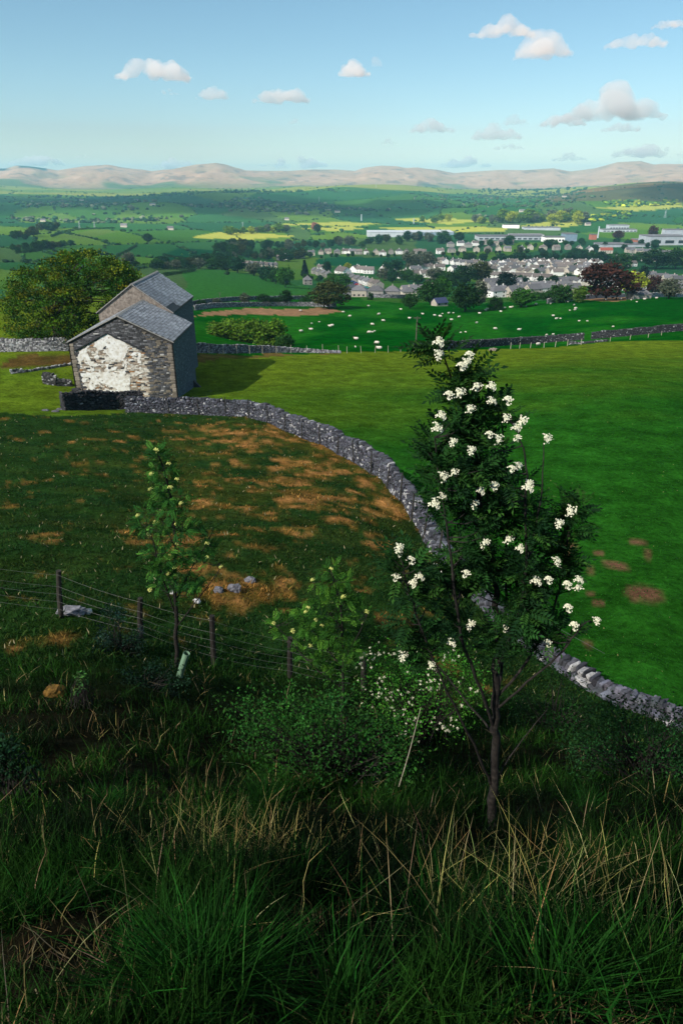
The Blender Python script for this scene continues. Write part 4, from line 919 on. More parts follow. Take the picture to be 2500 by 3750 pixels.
# ------------------------------------------------------------------ trees and bushes of the middle distance
SPEC = [  # px, py(base), width px, height px, kind, shape, label
 (1205,1130,150,85,'olive','wide','broad brown-green thicket tree at the field end left of the grey houses'),
 (965,1120,60,40,'dark','bush','dark round bush at left below the striped pasture'),(1005,1120,45,30,'dark','bush','low dark bush right of the dark round bush below the pasture'),
 (1047,1120,48,50,'dark','round','single round dark tree below the striped pasture'),(1122,1120,50,36,'mid','bush','small green bush left of the broad brown-green thicket'),
 (898,1117,32,40,'grey','oval','slim brownish budding tree beside the field wall'),(740,1120,40,22,'dark','bush','small dark bush by the wall next to the barn'),(795,1118,34,26,'grey','bush','pale budding bush by the wall right of the barn'),
 (830,1236,150,62,'lime','bush','low yellow-green bush at the left end of the clump in the hollow'),(905,1252,140,80,'lime','bush','yellow-green bush in the middle of the clump in the hollow'),(1000,1268,135,92,'lime','bush','large sunlit bush at the right of the clump in the hollow'),(1040,1275,75,52,'mid','bush','small round green bush at the end of the hollow'),
 (1214,1060,52,55,'bright','round','left of two rounded green trees beside the car park'),(1252,1064,62,58,'bright','round','right of two rounded green trees beside the car park'),
 (1045,1052,62,66,'bright','round','bright green tree at the top of the striped pasture'),(1010,1040,55,55,'mid','round','mid green tree just left of the bright tree above the pasture'),(1116,1012,28,52,'conifer','conifer','dark pointed conifer by the grey terraces'),(1197,1000,30,36,'dark','oval','dark tree among the houses left of the big white house'),
 (1500,1130,62,52,'mid','round','mid green tree at the field edge right of the grey houses'),(1575,1116,100,78,'mid','round','tall green tree left of the small house with solar roof'),(1618,1100,70,74,'bright','round','bright green tree above the solar-roofed house'),(1700,1142,100,92,'dark','round','big dark green tree at the crest of the sheep field'),
 (1752,1120,50,80,'grey','oval','bare budding tree behind the crest of the sheep field'),(1810,1136,62,46,'dark','bush','dark bush at the crest right of the big dark tree'),(1905,1126,90,64,'bright','round','rounded bright green tree on the sheep field crest'),
 (1640,1060,100,58,'dark','wide','broad dark tree in the grove above the solar-roofed house'),(1700,1045,80,66,'dark','round','dark tree in the middle of the grove among the houses'),(1755,1042,75,74,'olive','round','tall olive-topped tree at the right of the grove'),
 (1848,1072,70,62,'conifer','round','black-green tree among grey bungalows'),(2045,1108,95,62,'mid','bush','green thicket left of the copper beech'),(2118,1108,46,54,'lime','oval','small lime green tree at the foot of the copper beech'),
 (2215,1100,205,118,'copper','wide','huge dark copper beech rising behind the crest wall'),(2312,1085,90,78,'yellow','round','bright yellow-green tree right of the copper beech'),(2275,1062,46,60,'dark','oval','dark tree squeezed between copper beech and yellow tree'),
 (2385,1082,66,62,'copper','round','purplish brown tree right of the yellow-green tree'),(2445,1094,80,66,'grey','round','pale budding tree at the right edge behind the crest wall'),(2350,1030,36,50,'conifer','round','black conifer before the grey terrace on the right'),
 (2400,985,120,62,'dark','wide','broad dark tree mass left part at right edge of town'),(2470,985,110,66,'dark','wide','broad dark tree mass at the right edge of town'),(2270,1000,70,60,'mid','round','rounded tree by the houses left of the dark mass'),(2235,1000,60,50,'teal','round','blue-green tree by the estate houses'),
 (1560,985,80,55,'grey','round','silvery budding tree left of the grove'),(1505,990,70,60,'grey','wide','silvery broad tree behind the grey houses'),(1440,1000,80,46,'teal','wide','blue-green tree behind the white gabled house'),(1590,1030,60,46,'grey','round','small silvery tree below the grove'),
 (1272,990,26,24,'yellow','round','tiny yellow tree beside the big white house'),(1172,1054,28,20,'lime','bush','small orange-yellow bush by the car park entrance'),(1355,1098,28,26,'dark','bush','small dark bush in front of the grey hip-roofed houses'),
 (543,890,34,30,'dark','round','lone dark tree on the hedge corner in the far pasture'),(475,980,40,50,'grey','oval','grey bare tree right of the oak in the fields'),(500,978,30,20,'dark','bush','dark bush at the foot of the grey bare tree'),
 (830,990,70,48,'dark','wide','dark tree at the left end of the terraces'),(780,985,60,36,'mid','bush','green hedge tree left of the terraces'),(730,985,46,34,'grey','round','grey budding tree in the hedge left of the terraces'),(870,1000,60,50,'teal','round','blue-green tree before the left terraces'),(930,1010,60,44,'grey','round','grey budding tree before the left terraces'),(975,1030,60,50,'teal','round','blue-green tree right of the left terraces'),
]
for s in SPEC:
    nm = {'conifer':'conifer_tree'}.get(s[4], 'broadleaf_tree') if s[5] != 'bush' else 'round_bush'
    tree_px(*s[:7], None, 'bush' if s[5] == 'bush' else 'tree', nm)
ORD_ = ['first','second','third','fourth','fifth','sixth','seventh','eighth','ninth','tenth','eleventh','twelfth','thirteenth','fourteenth','fifteenth','sixteenth','seventeenth','eighteenth','nineteenth','twentieth']
TENS = ['twenty','thirty','forty']
ORD = ORD_[:20]+[f'{t}-{o}' if o else t[:-1]+'ieth' for t in TENS for o in ['']+ORD_[:9]][1:]
ORD[19] = 'twentieth'
def belt(pts, n, hpx, kinds, label, group, jit=6, shapes=('round','round','wide','oval'), seed=0):
    rr = random.Random(seed); pts = np.array(pts, float)
    d = np.concatenate([[0], np.cumsum(np.hypot(*np.diff(pts, axis=0).T))])
    L = []
    for i in range(n):
        q = (i+rr.random())/n*d[-1]; L.append((np.interp(q, d, pts[:,0])+rr.gauss(0,jit*.5), np.interp(q, d, pts[:,1])+rr.gauss(0,jit*.5)))
    for i, (x, y) in enumerate(sorted(L)):
        hh = hpx*rr.uniform(.65,1.3); tree_px(x, y, hh*rr.uniform(.85,1.4), hh, rr.choice(kinds), rr.choice(shapes), f'{ORD[i]} from the left, {label}', group)
DK = ['dark','teal','teal','mid']; MX = ['dark','teal','mid','grey','olive','teal']
belt([(1700,962),(1900,958),(2100,955),(2300,962),(2480,968)], 34, 28, DK, 'dark tree in the long belt above the estate roofs', 'trees in the long belt above the estate', 5, seed=1)
belt([(830,905),(950,912),(1100,915),(1250,905),(1400,890),(1560,885),(1700,880)], 40, 27, MX, 'mixed tree in the belt below the long white factory', 'trees in the belt below the factory', 10, seed=2)
belt([(800,930),(900,945),(1010,950),(1120,945)], 26, 32, MX, 'hedgerow tree behind the left terraces', 'hedgerow trees behind the left terraces', 10, seed=3)
belt([(560,985),(640,985),(720,975),(800,965),(860,950)], 24, 32, MX, 'tree in the hedge between far pasture and terraces', 'hedge trees between pasture and terraces', 7, seed=4)
belt([(40,925),(110,920),(180,912),(260,905)], 14, 26, ['teal','mid','olive','dark'], 'leafy tree in the belt above the oak at far left', 'trees in the belt above the oak', 6, seed=5)
belt([(40,880),(100,870),(150,850),(210,830)], 12, 26, ['teal','dark','olive'], 'tree on the wooded rise at the far left', 'trees on the wooded rise at left', 8, seed=6)
belt([(1740,905),(1850,900),(1960,905),(2080,895),(2180,905),(2300,905),(2420,905)], 26, 20, DK, 'tree among the upper rows of houses and works', 'trees among the upper rows', 12, seed=7)
belt([(1780,1000),(1900,985),(2000,1000),(2120,985),(2180,1010)], 16, 18, ['mid','teal','dark','olive'], 'small garden tree between the estate houses', 'garden trees in the estate', 10, seed=8)
belt([(1760,1030),(1860,1040),(1960,1035),(2050,1040),(2150,1030)], 12, 28, DK, 'garden tree before the white terraces', 'garden trees before the white terraces', 8, seed=9)
belt([(1500,955),(1560,950),(1650,952),(1740,960)], 10, 16, ['teal','dark'], 'small tree along the top of the dark green field', 'small trees above the dark green field', 4, seed=10)
belt([(1740,820),(1850,815),(1950,812),(2060,812),(2140,808)], 28, 32, ['yellow','lime','lime','yellow','grey'], 'sunlit yellow-green tree beyond the works', 'sunlit trees beyond the works', 9, seed=11)
belt([(830,862),(900,855),(1000,852),(1070,848)], 16, 22, ['yellow','lime','grey'], 'sunlit tree on the bright strip left of the factory', 'sunlit trees left of the factory', 4, seed=12)
belt([(1540,818),(1570,815),(1660,808)], 5, 20, ['yellow','lime'], 'golden tree by the tall thin chimney', 'golden trees by the chimney', 4, seed=13)
belt([(1130,945),(1300,938),(1450,940),(1560,940)], 14, 14, ['teal','dark','mid'], 'garden tree before the upper house row', 'garden trees before the upper row', 4, seed=21)
belt([(1590,938),(1750,932),(1950,928),(2180,930)], 18, 15, ['teal','dark','mid','olive'], 'garden tree before the house row under the works', 'garden trees under the works', 4, seed=22)
belt([(1935,1108),(2000,1098),(2060,1092)], 6, 30, ['dark','teal','mid'], 'leafy tree behind the crest wall left of the copper beech', 'trees left of the copper beech', 5, seed=23)
belt([(1390,1030),(1480,1030),(1560,1045),(1600,1060)], 10, 34, ['teal','mid','grey','dark'], 'garden tree between hip-roofed houses and dark grove', 'garden trees left of the dark grove', 8, seed=24)
belt([(1780,985),(1900,975),(2050,975),(2190,985)], 14, 13, ['dark','teal','mid'], 'little tree deep among the estate roofs', 'little trees among the estate roofs', 5, seed=25)
belt([(1100,1020),(1160,1030),(1230,1040)], 6, 16, ['mid','dark','teal'], 'small tree around the grey terrace and square house', 'small trees by the square house', 4, seed=26)
tree_px(1152,846,26,26,'pink','round','reddish pink tree on the bright strip left of the factory'); tree_px(1162,852,26,26,'dark','round','dark tree beside the reddish pink tree')
tree_px(2385,880,30,46,'copper','oval','tall purple-brown tree left of the white works'); tree_px(2260,878,40,28,'copper','round','purple tree before the far office blocks')
# ------------------------------------------------------------------ far woods, hedgerows: too far to pick apart
IV, IF = ICO0; NI = len(IV)
def blob_wood(name, label, P, S, kinds, seed):
    r = np.random.default_rng(seed); n = len(P); V = np.tile(IV, (n,1,1))*(1+.25*r.normal(size=(n,NI,1)))*S[:,None,None]*np.array([1.1,1.1,.8])+P[:,None]
    V[...,2] += S[:,None]*.45
    F = (IF[None]+(np.arange(n)*NI)[:,None,None]).reshape(-1,3); k = r.integers(0, len(kinds), n)
    c = np.array([GREENS[q] for q in kinds])[k]*np.exp(.3*r.normal(size=(n,1))); c = np.repeat(c, NI, 0)*np.exp(.25*r.normal(size=(n*NI,1)))
    o = obj(name, mesh_data(name, V.reshape(-1,3), F, M_LEAFO, False, c)); tag(o, label, 'trees', kind='stuff'); return o
# hedgerows on field boundaries
r_ = np.random.default_rng(77); NN = 115000
rr = np.exp(r_.uniform(math.log(640), math.log(6200), NN)); pp = r_.uniform(-.6,.6,NN); hx, hy = rr*np.sin(pp), rr*np.cos(pp)
_, d1, d2 = cell(hx, hy); sel = (d2-d1) < .0075
town = inpoly(hx, hy, wpoly([(1100,1080),(830,960),(1130,915),(1300,880),(2600,840),(2600,1085),(1900,1110),(1500,1110)]))
sel &= ~town; sel &= vn(hx/60, hy/60, 5) > .22
P = np.c_[hx[sel], hy[sel], hz(hx[sel], hy[sel])]; S = (1.6+2.2*r_.random(len(P))**4)*np.clip((rr[sel]/1500)**.3,.75,1.35)
blob_wood('hedgerow', 'far hedges between the pastures across the valley', P, S, ['dark','teal','dark','mid'], 78)
# woods
def wood(label, polys, n, size, kinds, seed):
    r = np.random.default_rng(seed); out = []
    W_ = [wpoly(p) for p in polys]; allp = np.concatenate([np.array(p) for p in W_]); lo, hi = allp.min(0), allp.max(0)
    while len(out) < n:
        x, y = r.uniform(lo[0],hi[0],4000), r.uniform(lo[1],hi[1],4000); m = np.zeros(4000, bool)
        for p in W_: m |= inpoly(x, y, p)
        m &= fbm(x/90, y/140, seed, 3) > .42
        out += list(zip(x[m], y[m]))
    out = np.array(out[:n]); P = np.c_[out, hz(out[:,0], out[:,1])]
    blob_wood('woodland', label, P, size*(.6+.8*r.random(n)), kinds, seed)
wood('dark woods on the shaded hills left of centre', [[(60,740),(300,735),(600,745),(620,758),(300,762),(60,760)],[(250,770),(500,750),(560,765),(500,785),(270,790)],[(820,730),(960,720),(1000,745),(830,765)]], 420, 5.5, ['teal','mid','teal','grey'], 101)
wood('long wood clothing the valley side below the right-hand moor', [[(1500,720),(1700,705),(1900,712),(2100,700),(2180,722),(2000,760),(1800,775),(1600,765)],[(1560,790),(1800,770),(1950,775),(2060,760),(2150,775),(2100,800),(1900,805),(1650,805)]], 560, 5.0, ['teal','mid','teal','grey','olive'], 102)
wood('scattered copses on the far shaded slopes', [[(640,750),(1000,740),(1200,745),(1450,770),(1400,790),(900,780)],[(40,800),(300,800),(520,800),(700,795),(520,815),(60,815)]], 420, 5.0, ['teal','dark','grey'], 103)
wood('copses along the sunlit far fields under the fells', [[(100,712),(600,708),(1000,700),(1000,712),(500,722),(100,724)],[(1000,700),(1250,690),(1300,700),(1050,712)]], 260, 6.5, ['teal','dark','lime'], 104)
wood('trees of the distant valley beyond the right-hand hills', [[(1650,712),(1900,690),(2150,690),(2150,700),(1900,712)]], 200, 7, ['teal','dark'], 105)
wood('trees along the sunlit strip right of the works', [[(2060,800),(2200,790),(2320,770),(2300,800),(2150,815)],[(2200,740),(2480,735),(2480,750),(2250,760)]], 260, 5.0, ['lime','teal','mid','yellow'], 106)
# near hedges, one by one
M_HEDGE = M_LEAFO
def hedge(label, pts, h_, w_, kind='dark'):
    P, s = resample(px_line(pts)[:,:2], 1.2); n = len(P); r = np.random.default_rng(int(abs(P[0,0]*7)))
    m = n*26; k = r.integers(0,n,m); q = np.c_[P[k], np.zeros(m)]; q[:,:2] += r.normal(size=(m,2))*w_*.35
    gz = hz(P[:,0],P[:,1])[k]; q[:,2] = gz+h_*r.random(m)**.7*(.7+.5*vn(s[k]/5, s[k]*0, 4))
    V, F = leaf_quads(q, .55*h_/2, .42*h_/2, None, r); c = np.repeat(vary(GREENS[kind], m, r, .3), 4, 0)
    mid = P[n//2]; t = thing('hedge', label, 'hedge', (*mid, h1(*mid))); part('foliage', V, F, M_HEDGE, t, False, c)
    x0 = [P[i] for i in range(0,n,6)]
    part('stems', *join([tube([(a[0],a[1],h1(*a)-.2),(a[0],a[1],h1(*a)+h_*.6)], .12, 4) for a in x0]), M_BARK, t)['kind'] = 'stuff'
hedge('straight dark hedge climbing the pasture above the oak', [(418,952),(460,925),(500,902)], 2.6, 2.2)
hedge('hedge along the foot of the lone-tree pasture at left', [(60,930),(130,922),(190,905),(240,893)], 2.8, 2.5)
hedge('curved hedge along the bottom of the dark rhomboid field', [(598,938),(640,945),(700,957),(780,962)], 2.8, 2.4)
hedge('hedge at the top of the striped pasture beside the barn roof', [(600,1012),(640,1005),(680,1000),(715,993)], 2.4, 2.2)
hedge('hedge between the far left hill and the pale crest field', [(190,868),(240,848),(320,840),(420,838)], 3.2, 3.0)
hedge('hedge line of bushes crossing right of the grey bare tree', [(520,980),(580,982),(640,985),(720,985)], 3.6, 3.0)
# ------------------------------------------------------------------ houses
M_WHITE = mat_noise('white_render', [(.66,.64,.62),(.80,.785,.77)], .8, coord='Object', randv=.12)
M_GREY = mat_noise('grey_stone_wall', [(.20,.19,.18),(.34,.32,.29)], 1.2, coord='Object', randv=.18)
M_BUFF = mat_noise('buff_render', [(.38,.33,.28),(.50,.45,.39)], 1.0, coord='Object', randv=.15)
M_RSL = mat_noise('grey_roof', [(.085,.085,.095),(.16,.155,.165)], 2.0, coord='Object', randv=.25)
M_RBR = mat_noise('brown_roof', [(.10,.085,.08),(.17,.145,.135)], 2.0, coord='Object', randv=.25)
M_RRED = mat_noise('red_roof', [(.22,.05,.035),(.32,.09,.06)], 2.0, coord='Object')
M_GLASS, gn_, gb_ = nodes('window_glass', .15, .5); gb_.inputs['Base Color'].default_value = (.02,.024,.03,1)
_cg, _ = noise_col(gn_, [(.015,.018,.022),(.04,.045,.055)], 3); gn_.links.new(_cg, gb_.inputs['Base Color'])
_hd = {}
def house_meshes(hip, w_, d_, h_, rh, wm, rm):
    k = (hip,w_,d_,h_,rh,wm.name,rm.name)
    if k in _hd: return _hd[k]
    x, y = w_/2, d_/2
    if hip:
        wall = box(-x,x,-y,y,-3,h_); o = .35; rx = x-min(x*.7,y)
        V = np.array([(-x-o,-y-o,h_-.1),(x+o,-y-o,h_-.1),(x+o,y+o,h_-.1),(-x-o,y+o,h_-.1),(-rx,0,h_+rh),(rx,0,h_+rh)])
        roof_ = (V, [np.array([[0,1,5,4],[2,3,4,5],[0,3,2,1]]), np.array([[1,2,5],[3,0,4]])])
    else:
        V = np.array([(-x,-y,-3),(x,-y,-3),(x,y,-3),(-x,y,-3),(-x,-y,h_),(x,-y,h_),(x,y,h_),(-x,y,h_),(-x,0,h_+rh-.15),(x,0,h_+rh-.15)])
        wall = (V, [np.array([[0,1,5,4],[2,3,7,6]]), np.array([[1,2,6,9,5],[3,0,4,8,7]])]); o = .35; e = rh/y*o
        V = np.array([(-x-.2,-y-o,h_-e),(x+.2,-y-o,h_-e),(x+.2,0,h_+rh),(-x-.2,0,h_+rh),(x+.2,y+o,h_-e),(-x-.2,y+o,h_-e)]); V = np.concatenate([V, V-[0,0,.25]])
        roof_ = (V, np.array([[0,1,2,3],[3,2,4,5],[6,7,8,9],[9,8,10,11],[0,1,7,6],[4,5,11,10],[1,2,8,7],[2,4,10,8],[0,3,9,6],[3,5,11,9]]))
    cv, cf = join([box(-.45,.45,-.35,.35,-1.2,.9), box(-.3,-.05,-.15,.15,.9,1.2), box(.05,.3,-.15,.15,.9,1.2)])
    wv = box(-.55,.55,-.06,.04,-.6,.6)
    _hd[k] = (mesh_data('wall', wall[0], wall[1], wm), mesh_data('roof', roof_[0], roof_[1], rm), mesh_data('chimney', cv, cf, wm), mesh_data('window', *wv, M_GLASS))
    return _hd[k]
def house(P, rz, label, group=None, hip=False, w_=9, d_=7.5, h_=5.2, rh=2.6, wm=None, rm=None, chim=True, win=0, name='house', cat='house'):
    wmsh, rmsh, cmsh, gmsh = house_meshes(hip, w_, d_, h_, rh, wm or M_WHITE, rm or M_RSL)
    t = thing(name, label, cat, tuple(P), rz, group); t.scale = (.86,.86,.86); obj('wall', wmsh, t); r = obj('roof', rmsh, t)
    if chim: obj('chimney', cmsh, r, (w_*.28*random.choice((-1,1)) if not hip else 0, 0, h_+rh))
    if win:
        for zz in ((1.5, 4.0) if h_ > 4.5 else (1.5,)):
            for xx in np.linspace(-w_*.3, w_*.3, win): obj('window', gmsh, t, (xx, -d_/2, zz))
    return t
def row(pts, n, desc, group, rz=0, jit=0, seed=0, **kw):
    """a row of houses along photo points; labelled in order from the left"""
    rr = random.Random(seed); pts = np.array(pts, float); d = np.concatenate([[0], np.cumsum(np.hypot(*np.diff(pts, axis=0).T))]); L = []
    wms = kw.pop('wms', [M_WHITE]); rms = kw.pop('rms', [M_RSL]); rzj = kw.pop('rzj', .08); hips = kw.pop('hips', [False]); rzs = kw.pop('rzs', [0])
    for i in range(n):
        q = (i+.5)/n*d[-1]; x = np.interp(q, d, pts[:,0])+rr.gauss(0,jit); y = np.interp(q, d, pts[:,1])+rr.gauss(0,jit*.4); L.append((x,y))
    L.sort()
    for i, (x,y) in enumerate(L):
        P = at(x,y); house(P, rz+rr.choice(rzs)+rr.gauss(0,rzj), f'{ORD[i]} from the left of the {desc}', group, wm=rr.choice(wms), rm=rr.choice(rms), hip=rr.choice(hips), **kw)
H2 = math.pi/2
def line_rz(a, b): p, q = at(*a), at(*b); return math.atan2(q[1]-p[1], q[0]-p[0])
rz_t = line_rz((1268,1022),(1392,1058))
row([(1268,1022),(1392,1058)], 7, 'stepped grey terrace beside the car park', 'stepped terrace by the car park', rz_t, 0, 1, w_=12.5, d_=8, h_=4.8, rh=2.8, wms=[M_BUFF,M_WHITE,M_GREY], rms=[M_RSL,M_RBR], rzj=.01, win=3)
row([(1285,1086),(1525,1092)], 4, 'hip-roofed stone houses behind the boundary wall', 'hip-roofed houses at the field edge', 0.0, 0, 2, w_=9.5, d_=7.5, h_=4.4, rh=2.8, hips=[True], wms=[M_BUFF,M_GREY], rzj=.1, win=3)
house(at(1126,1042), .2, 'small grey square house with pyramid roof by the pasture corner', None, True, 8, 8, 4.8, 3.0, M_GREY, win=2)
row([(1145,1000),(1215,1022)], 4, 'grey terrace behind the square pyramid-roofed house', 'grey terrace behind the pyramid-roofed house', line_rz((1145,1000),(1215,1022)), 0, 3, w_=11, d_=8, h_=4.8, rh=2.8, wms=[M_GREY], rzj=.01, win=2)
house(at(1175,990), .1, 'small white house above the grey terrace', None, False, 10, 8, 4.8, 2.6, M_WHITE, M_RBR, win=2)
house(at(1255,1008), -.95, 'big white gabled house above the car park', None, False, 18, 12, 5.6, 4.6, M_WHITE, M_RBR, win=4)
row([(1290,995),(1360,1003)], 3, 'white houses right of the big gabled house', 'white houses right of the big gabled house', -.3, 2, 4, w_=13, d_=9, h_=5.2, rh=3.4, rms=[M_RBR], rzs=[0,1.2], win=3)
house(at(1408,1000), .9, 'white steep-gabled house alone before the silvery trees', None, False, 12, 9, 6, 3.6, M_WHITE, M_RBR, win=2)
row([(1130,938),(1250,930),(1400,932),(1560,930)], 15, 'upper house row above the dark green field', 'upper row above the dark green field', 0, 4, 5, w_=12, d_=9, h_=5.5, rh=3.2, wms=[M_WHITE,M_BUFF,M_GREY,M_WHITE], rms=[M_RSL,M_RBR], hips=[False,True], rzs=[0,0,H2], win=2)
row([(1600,965),(1770,975)], 8, 'white row right of the dark green field', 'row at the right end of the dark green field', .1, 3, 6, w_=10, d_=8, h_=5.2, rh=3, wms=[M_WHITE,M_BUFF], rms=[M_RBR,M_RSL], rzs=[0,H2,0], win=2)
row([(1590,930),(1700,922),(1900,918),(2080,915),(2180,920)], 14, 'house row under the works and offices', 'house row under the works', 0, 5, 7, w_=13, d_=9, h_=6, rh=3.4, wms=[M_WHITE,M_BUFF,M_GREY], rms=[M_RSL,M_RBR], hips=[False,False,True], rzs=[0,H2], win=2)
for k, (y, xa, xb, n) in enumerate([(968,1760,2200,18),(980,1770,2210,18),(993,1790,2220,17)]):
    row([(xa,y+8),((xa+xb)/2,y-2),(xb,y+4)], n, ['back row of pale estate houses','middle row of pale estate houses','front row of pale estate houses'][k], 'pale estate houses', 0, 5, 8+k, w_=12, d_=9, h_=5.2, rh=3.2, wms=[M_WHITE,M_BUFF,M_WHITE], rms=[M_RBR,M_RSL,M_RBR], rzs=[0,H2,.6,-.5])
row([(1420,1016),(1510,1014),(1600,1022)], 6, 'pale roofs among the silvery trees', 'pale roofs among the silvery trees', .2, 5, 41, w_=12, d_=9, h_=5.4, rh=3.2, wms=[M_WHITE,M_BUFF], rms=[M_RBR,M_RSL], rzs=[0,H2,.5], win=2)
row([(1790,1068),(1890,1066),(2010,1062)], 7, 'low grey row under the long stone terrace', 'low grey row under the stone terrace', 0, 5, 42, w_=12, d_=9, h_=5, rh=3.2, wms=[M_GREY,M_BUFF,M_WHITE], rms=[M_RSL], hips=[True,False], rzs=[0,.4], win=2)
row([(1010,955),(1060,948),(1120,942)], 4, 'small pale houses left of the dark green field', 'pale houses left of the dark green field', 0, 3, 43, w_=12, d_=9, h_=5, rh=3, wms=[M_WHITE,M_BUFF], rms=[M_RSL,M_RBR])
row([(1830,1006),(1950,1004),(2090,1006),(2190,1012)], 12, 'pale gabled row just behind the white terrace', 'pale gabled row behind the white terrace', .1, 6, 31, w_=13, d_=9, h_=5.2, rh=3.4, wms=[M_WHITE,M_BUFF], rms=[M_RBR,M_RSL], rzs=[0,H2,.5])
row([(2010,1040),(2090,1042),(2160,1048)], 5, 'grey-roofed row left of the copper beech top', 'grey-roofed row by the copper beech top', -.05, 3, 32, w_=13, d_=9, h_=5, rh=3.2, wms=[M_WHITE,M_BUFF,M_GREY], rms=[M_RSL], rzs=[0,H2])
row([(2210,960),(2330,955),(2480,958)], 9, 'roofs above the broad dark tree mass', 'roofs above the dark tree mass', 0, 5, 33, w_=14, d_=10, h_=5.5, rh=3.4, wms=[M_WHITE,M_BUFF,M_GREY], rms=[M_RSL,M_RBR], rzs=[0,H2])
row([(1700,1000),(1760,1012)], 3, 'white gabled houses right of the dark grove', 'white houses right of the grove', .5, 3, 34, w_=14, d_=10, h_=5.2, rh=3.6, rms=[M_RBR], rzs=[0,.8])
row([(1640,905),(1760,900),(1880,898)], 8, 'small houses close under the sawtooth works', 'small houses under the sawtooth works', 0, 4, 35, w_=14, d_=10, h_=6, rh=3.4, wms=[M_WHITE,M_BUFF,M_GREY], rms=[M_RSL,M_RBR], hips=[False,True])
row([(1775,1020),(1880,1024),(2010,1030)], 8, 'white dark-roofed terrace before the estate', 'white terrace before the estate', -.12, 1, 12, w_=13, d_=8, h_=5, rh=3, rms=[M_RBR], rzj=.03, win=3)
row([(1775,1050),(1900,1046)], 3, 'long grey stone terrace above the bungalows', 'grey stone terrace above the bungalows', .05, 0, 13, w_=15, d_=8, h_=5.4, rh=2.6, wms=[M_BUFF], rms=[M_RSL], rzj=.02, win=4)
row([(1790,1085),(1850,1090),(1960,1075),(2060,1065),(2110,1075)], 9, 'grey slate-roofed houses left of the copper beech', 'grey houses left of the copper beech', 0, 5, 14, w_=12, d_=9, h_=5, rh=3.4, wms=[M_BUFF,M_GREY,M_WHITE], rms=[M_RSL], hips=[True,False], rzs=[0,H2,.5], win=2)
row([(1480,1080),(1580,1075)], 3, 'half-hidden grey terrace right of the hip-roofed houses', 'half-hidden grey terrace', .05, 0, 15, w_=13, d_=8, h_=5, rh=2.6, wms=[M_BUFF], win=2)
row([(1500,1000),(1580,985),(1680,995)], 4, 'pale gabled houses by the dark grove', 'pale houses by the dark grove', .2, 4, 16, w_=14, d_=9, h_=5, rh=3.2, rms=[M_RBR,M_RSL], rzs=[0,.7], win=2)
row([(2240,985),(2320,975)], 4, 'houses left of the broad dark tree mass', 'houses left of the dark tree mass', .2, 3, 17, w_=13, d_=9, h_=5, rh=3, wms=[M_BUFF,M_WHITE], rms=[M_RBR], win=2)
row([(2230,1025),(2390,1020)], 4, 'long grey terrace under the broad dark trees', 'grey terrace under the dark trees', .04, 0, 18, w_=16, d_=8, h_=5.2, rh=2.8, wms=[M_BUFF,M_GREY], rzj=.02, win=4)
row([(2400,1028),(2500,1040)], 3, 'grey houses at the right edge below the dark trees', 'grey houses at the right edge', 0, 2, 19, w_=14, d_=9, h_=5.2, rh=2.8, wms=[M_GREY,M_BUFF], win=3)
house(at(2312,1062), .1, 'white house with grey roof behind the yellow-green tree', None, False, 22, 9, 5.2, 3, M_WHITE, M_RSL, win=4)
row([(2200,1050),(2260,1050)], 2, 'white houses behind the copper beech', 'white houses behind the copper beech', .05, 0, 20, w_=13, d_=8, h_=5, rh=3, rms=[M_RSL], win=2)
row([(2440,1070),(2500,1080)], 2, 'grey houses behind budding trees, far right', 'grey houses behind budding trees', 0, 1, 21, w_=14, d_=9, h_=5, rh=3, wms=[M_GREY])
row([(865,975),(1010,985)], 8, 'grey terrace left of the bright pasture tree', 'grey terrace at the left end of town', -.05, 1, 22, w_=12, d_=8, h_=5, rh=2.6, wms=[M_GREY,M_BUFF], rms=[M_RBR,M_RSL], rzj=.05, win=2)
house(at(2335,1094), .1, 'hump-roofed grey cottage behind the crest wall', None, True, 9, 7, 2.6, 2.6, M_GREY, M_RSL, False)
M_RBLU = mat_noise('blue_panel_roof', [(.03,.04,.09),(.06,.07,.14)], 2.0, rough=.4)
house(at(1608,1120), .5, 'small house with blue solar roof at the crest of the sheep field', None, False, 7, 5, 2.2, 2.0, M_BUFF, M_RBLU, False, 2)
house(at(2215,928), 0, 'house with a red tiled roof under the works', None, False, 22, 10, 6, 4, M_BUFF, M_RRED, win=4)
row([(2280,925),(2480,938)], 8, 'houses below the white works at the right edge', 'houses below the white works', 0, 4, 23, w_=14, d_=9, h_=5.5, rh=3.2, wms=[M_BUFF,M_WHITE,M_GREY], rms=[M_RSL], hips=[False,True], win=2)
# farms and houses far off
for (x,y,l) in [(160,812,'long low white farm building far left'),(455,832,'pale farm group in the shaded fields'),(625,842,'grey barns beside the bright strip'),(560,752,'far white farmhouse on the shaded hill'),(300,735,'white farmhouse under the sunlit far fields'),(500,735,'pale farmhouse below the sunlit field ridge'),(1050,806,'farm cottage in the shaded fields left of the factory'),(1235,778,'grey country house among dark trees on the shaded hill'),(1910,776,'white farmhouse in the wood below the moor'),(2065,722,'white farmhouse on the ridge right of centre'),(1760,802,'dark-roofed house in the sunlit trees'),(2150,826,'tall cream house at the edge of the sunlit trees')]:
    house(at(x,y), .1, l, None, False, 20 if y < 790 else 15, 10, 5, 3.6, M_BUFF, M_RSL, False, name='farmhouse')
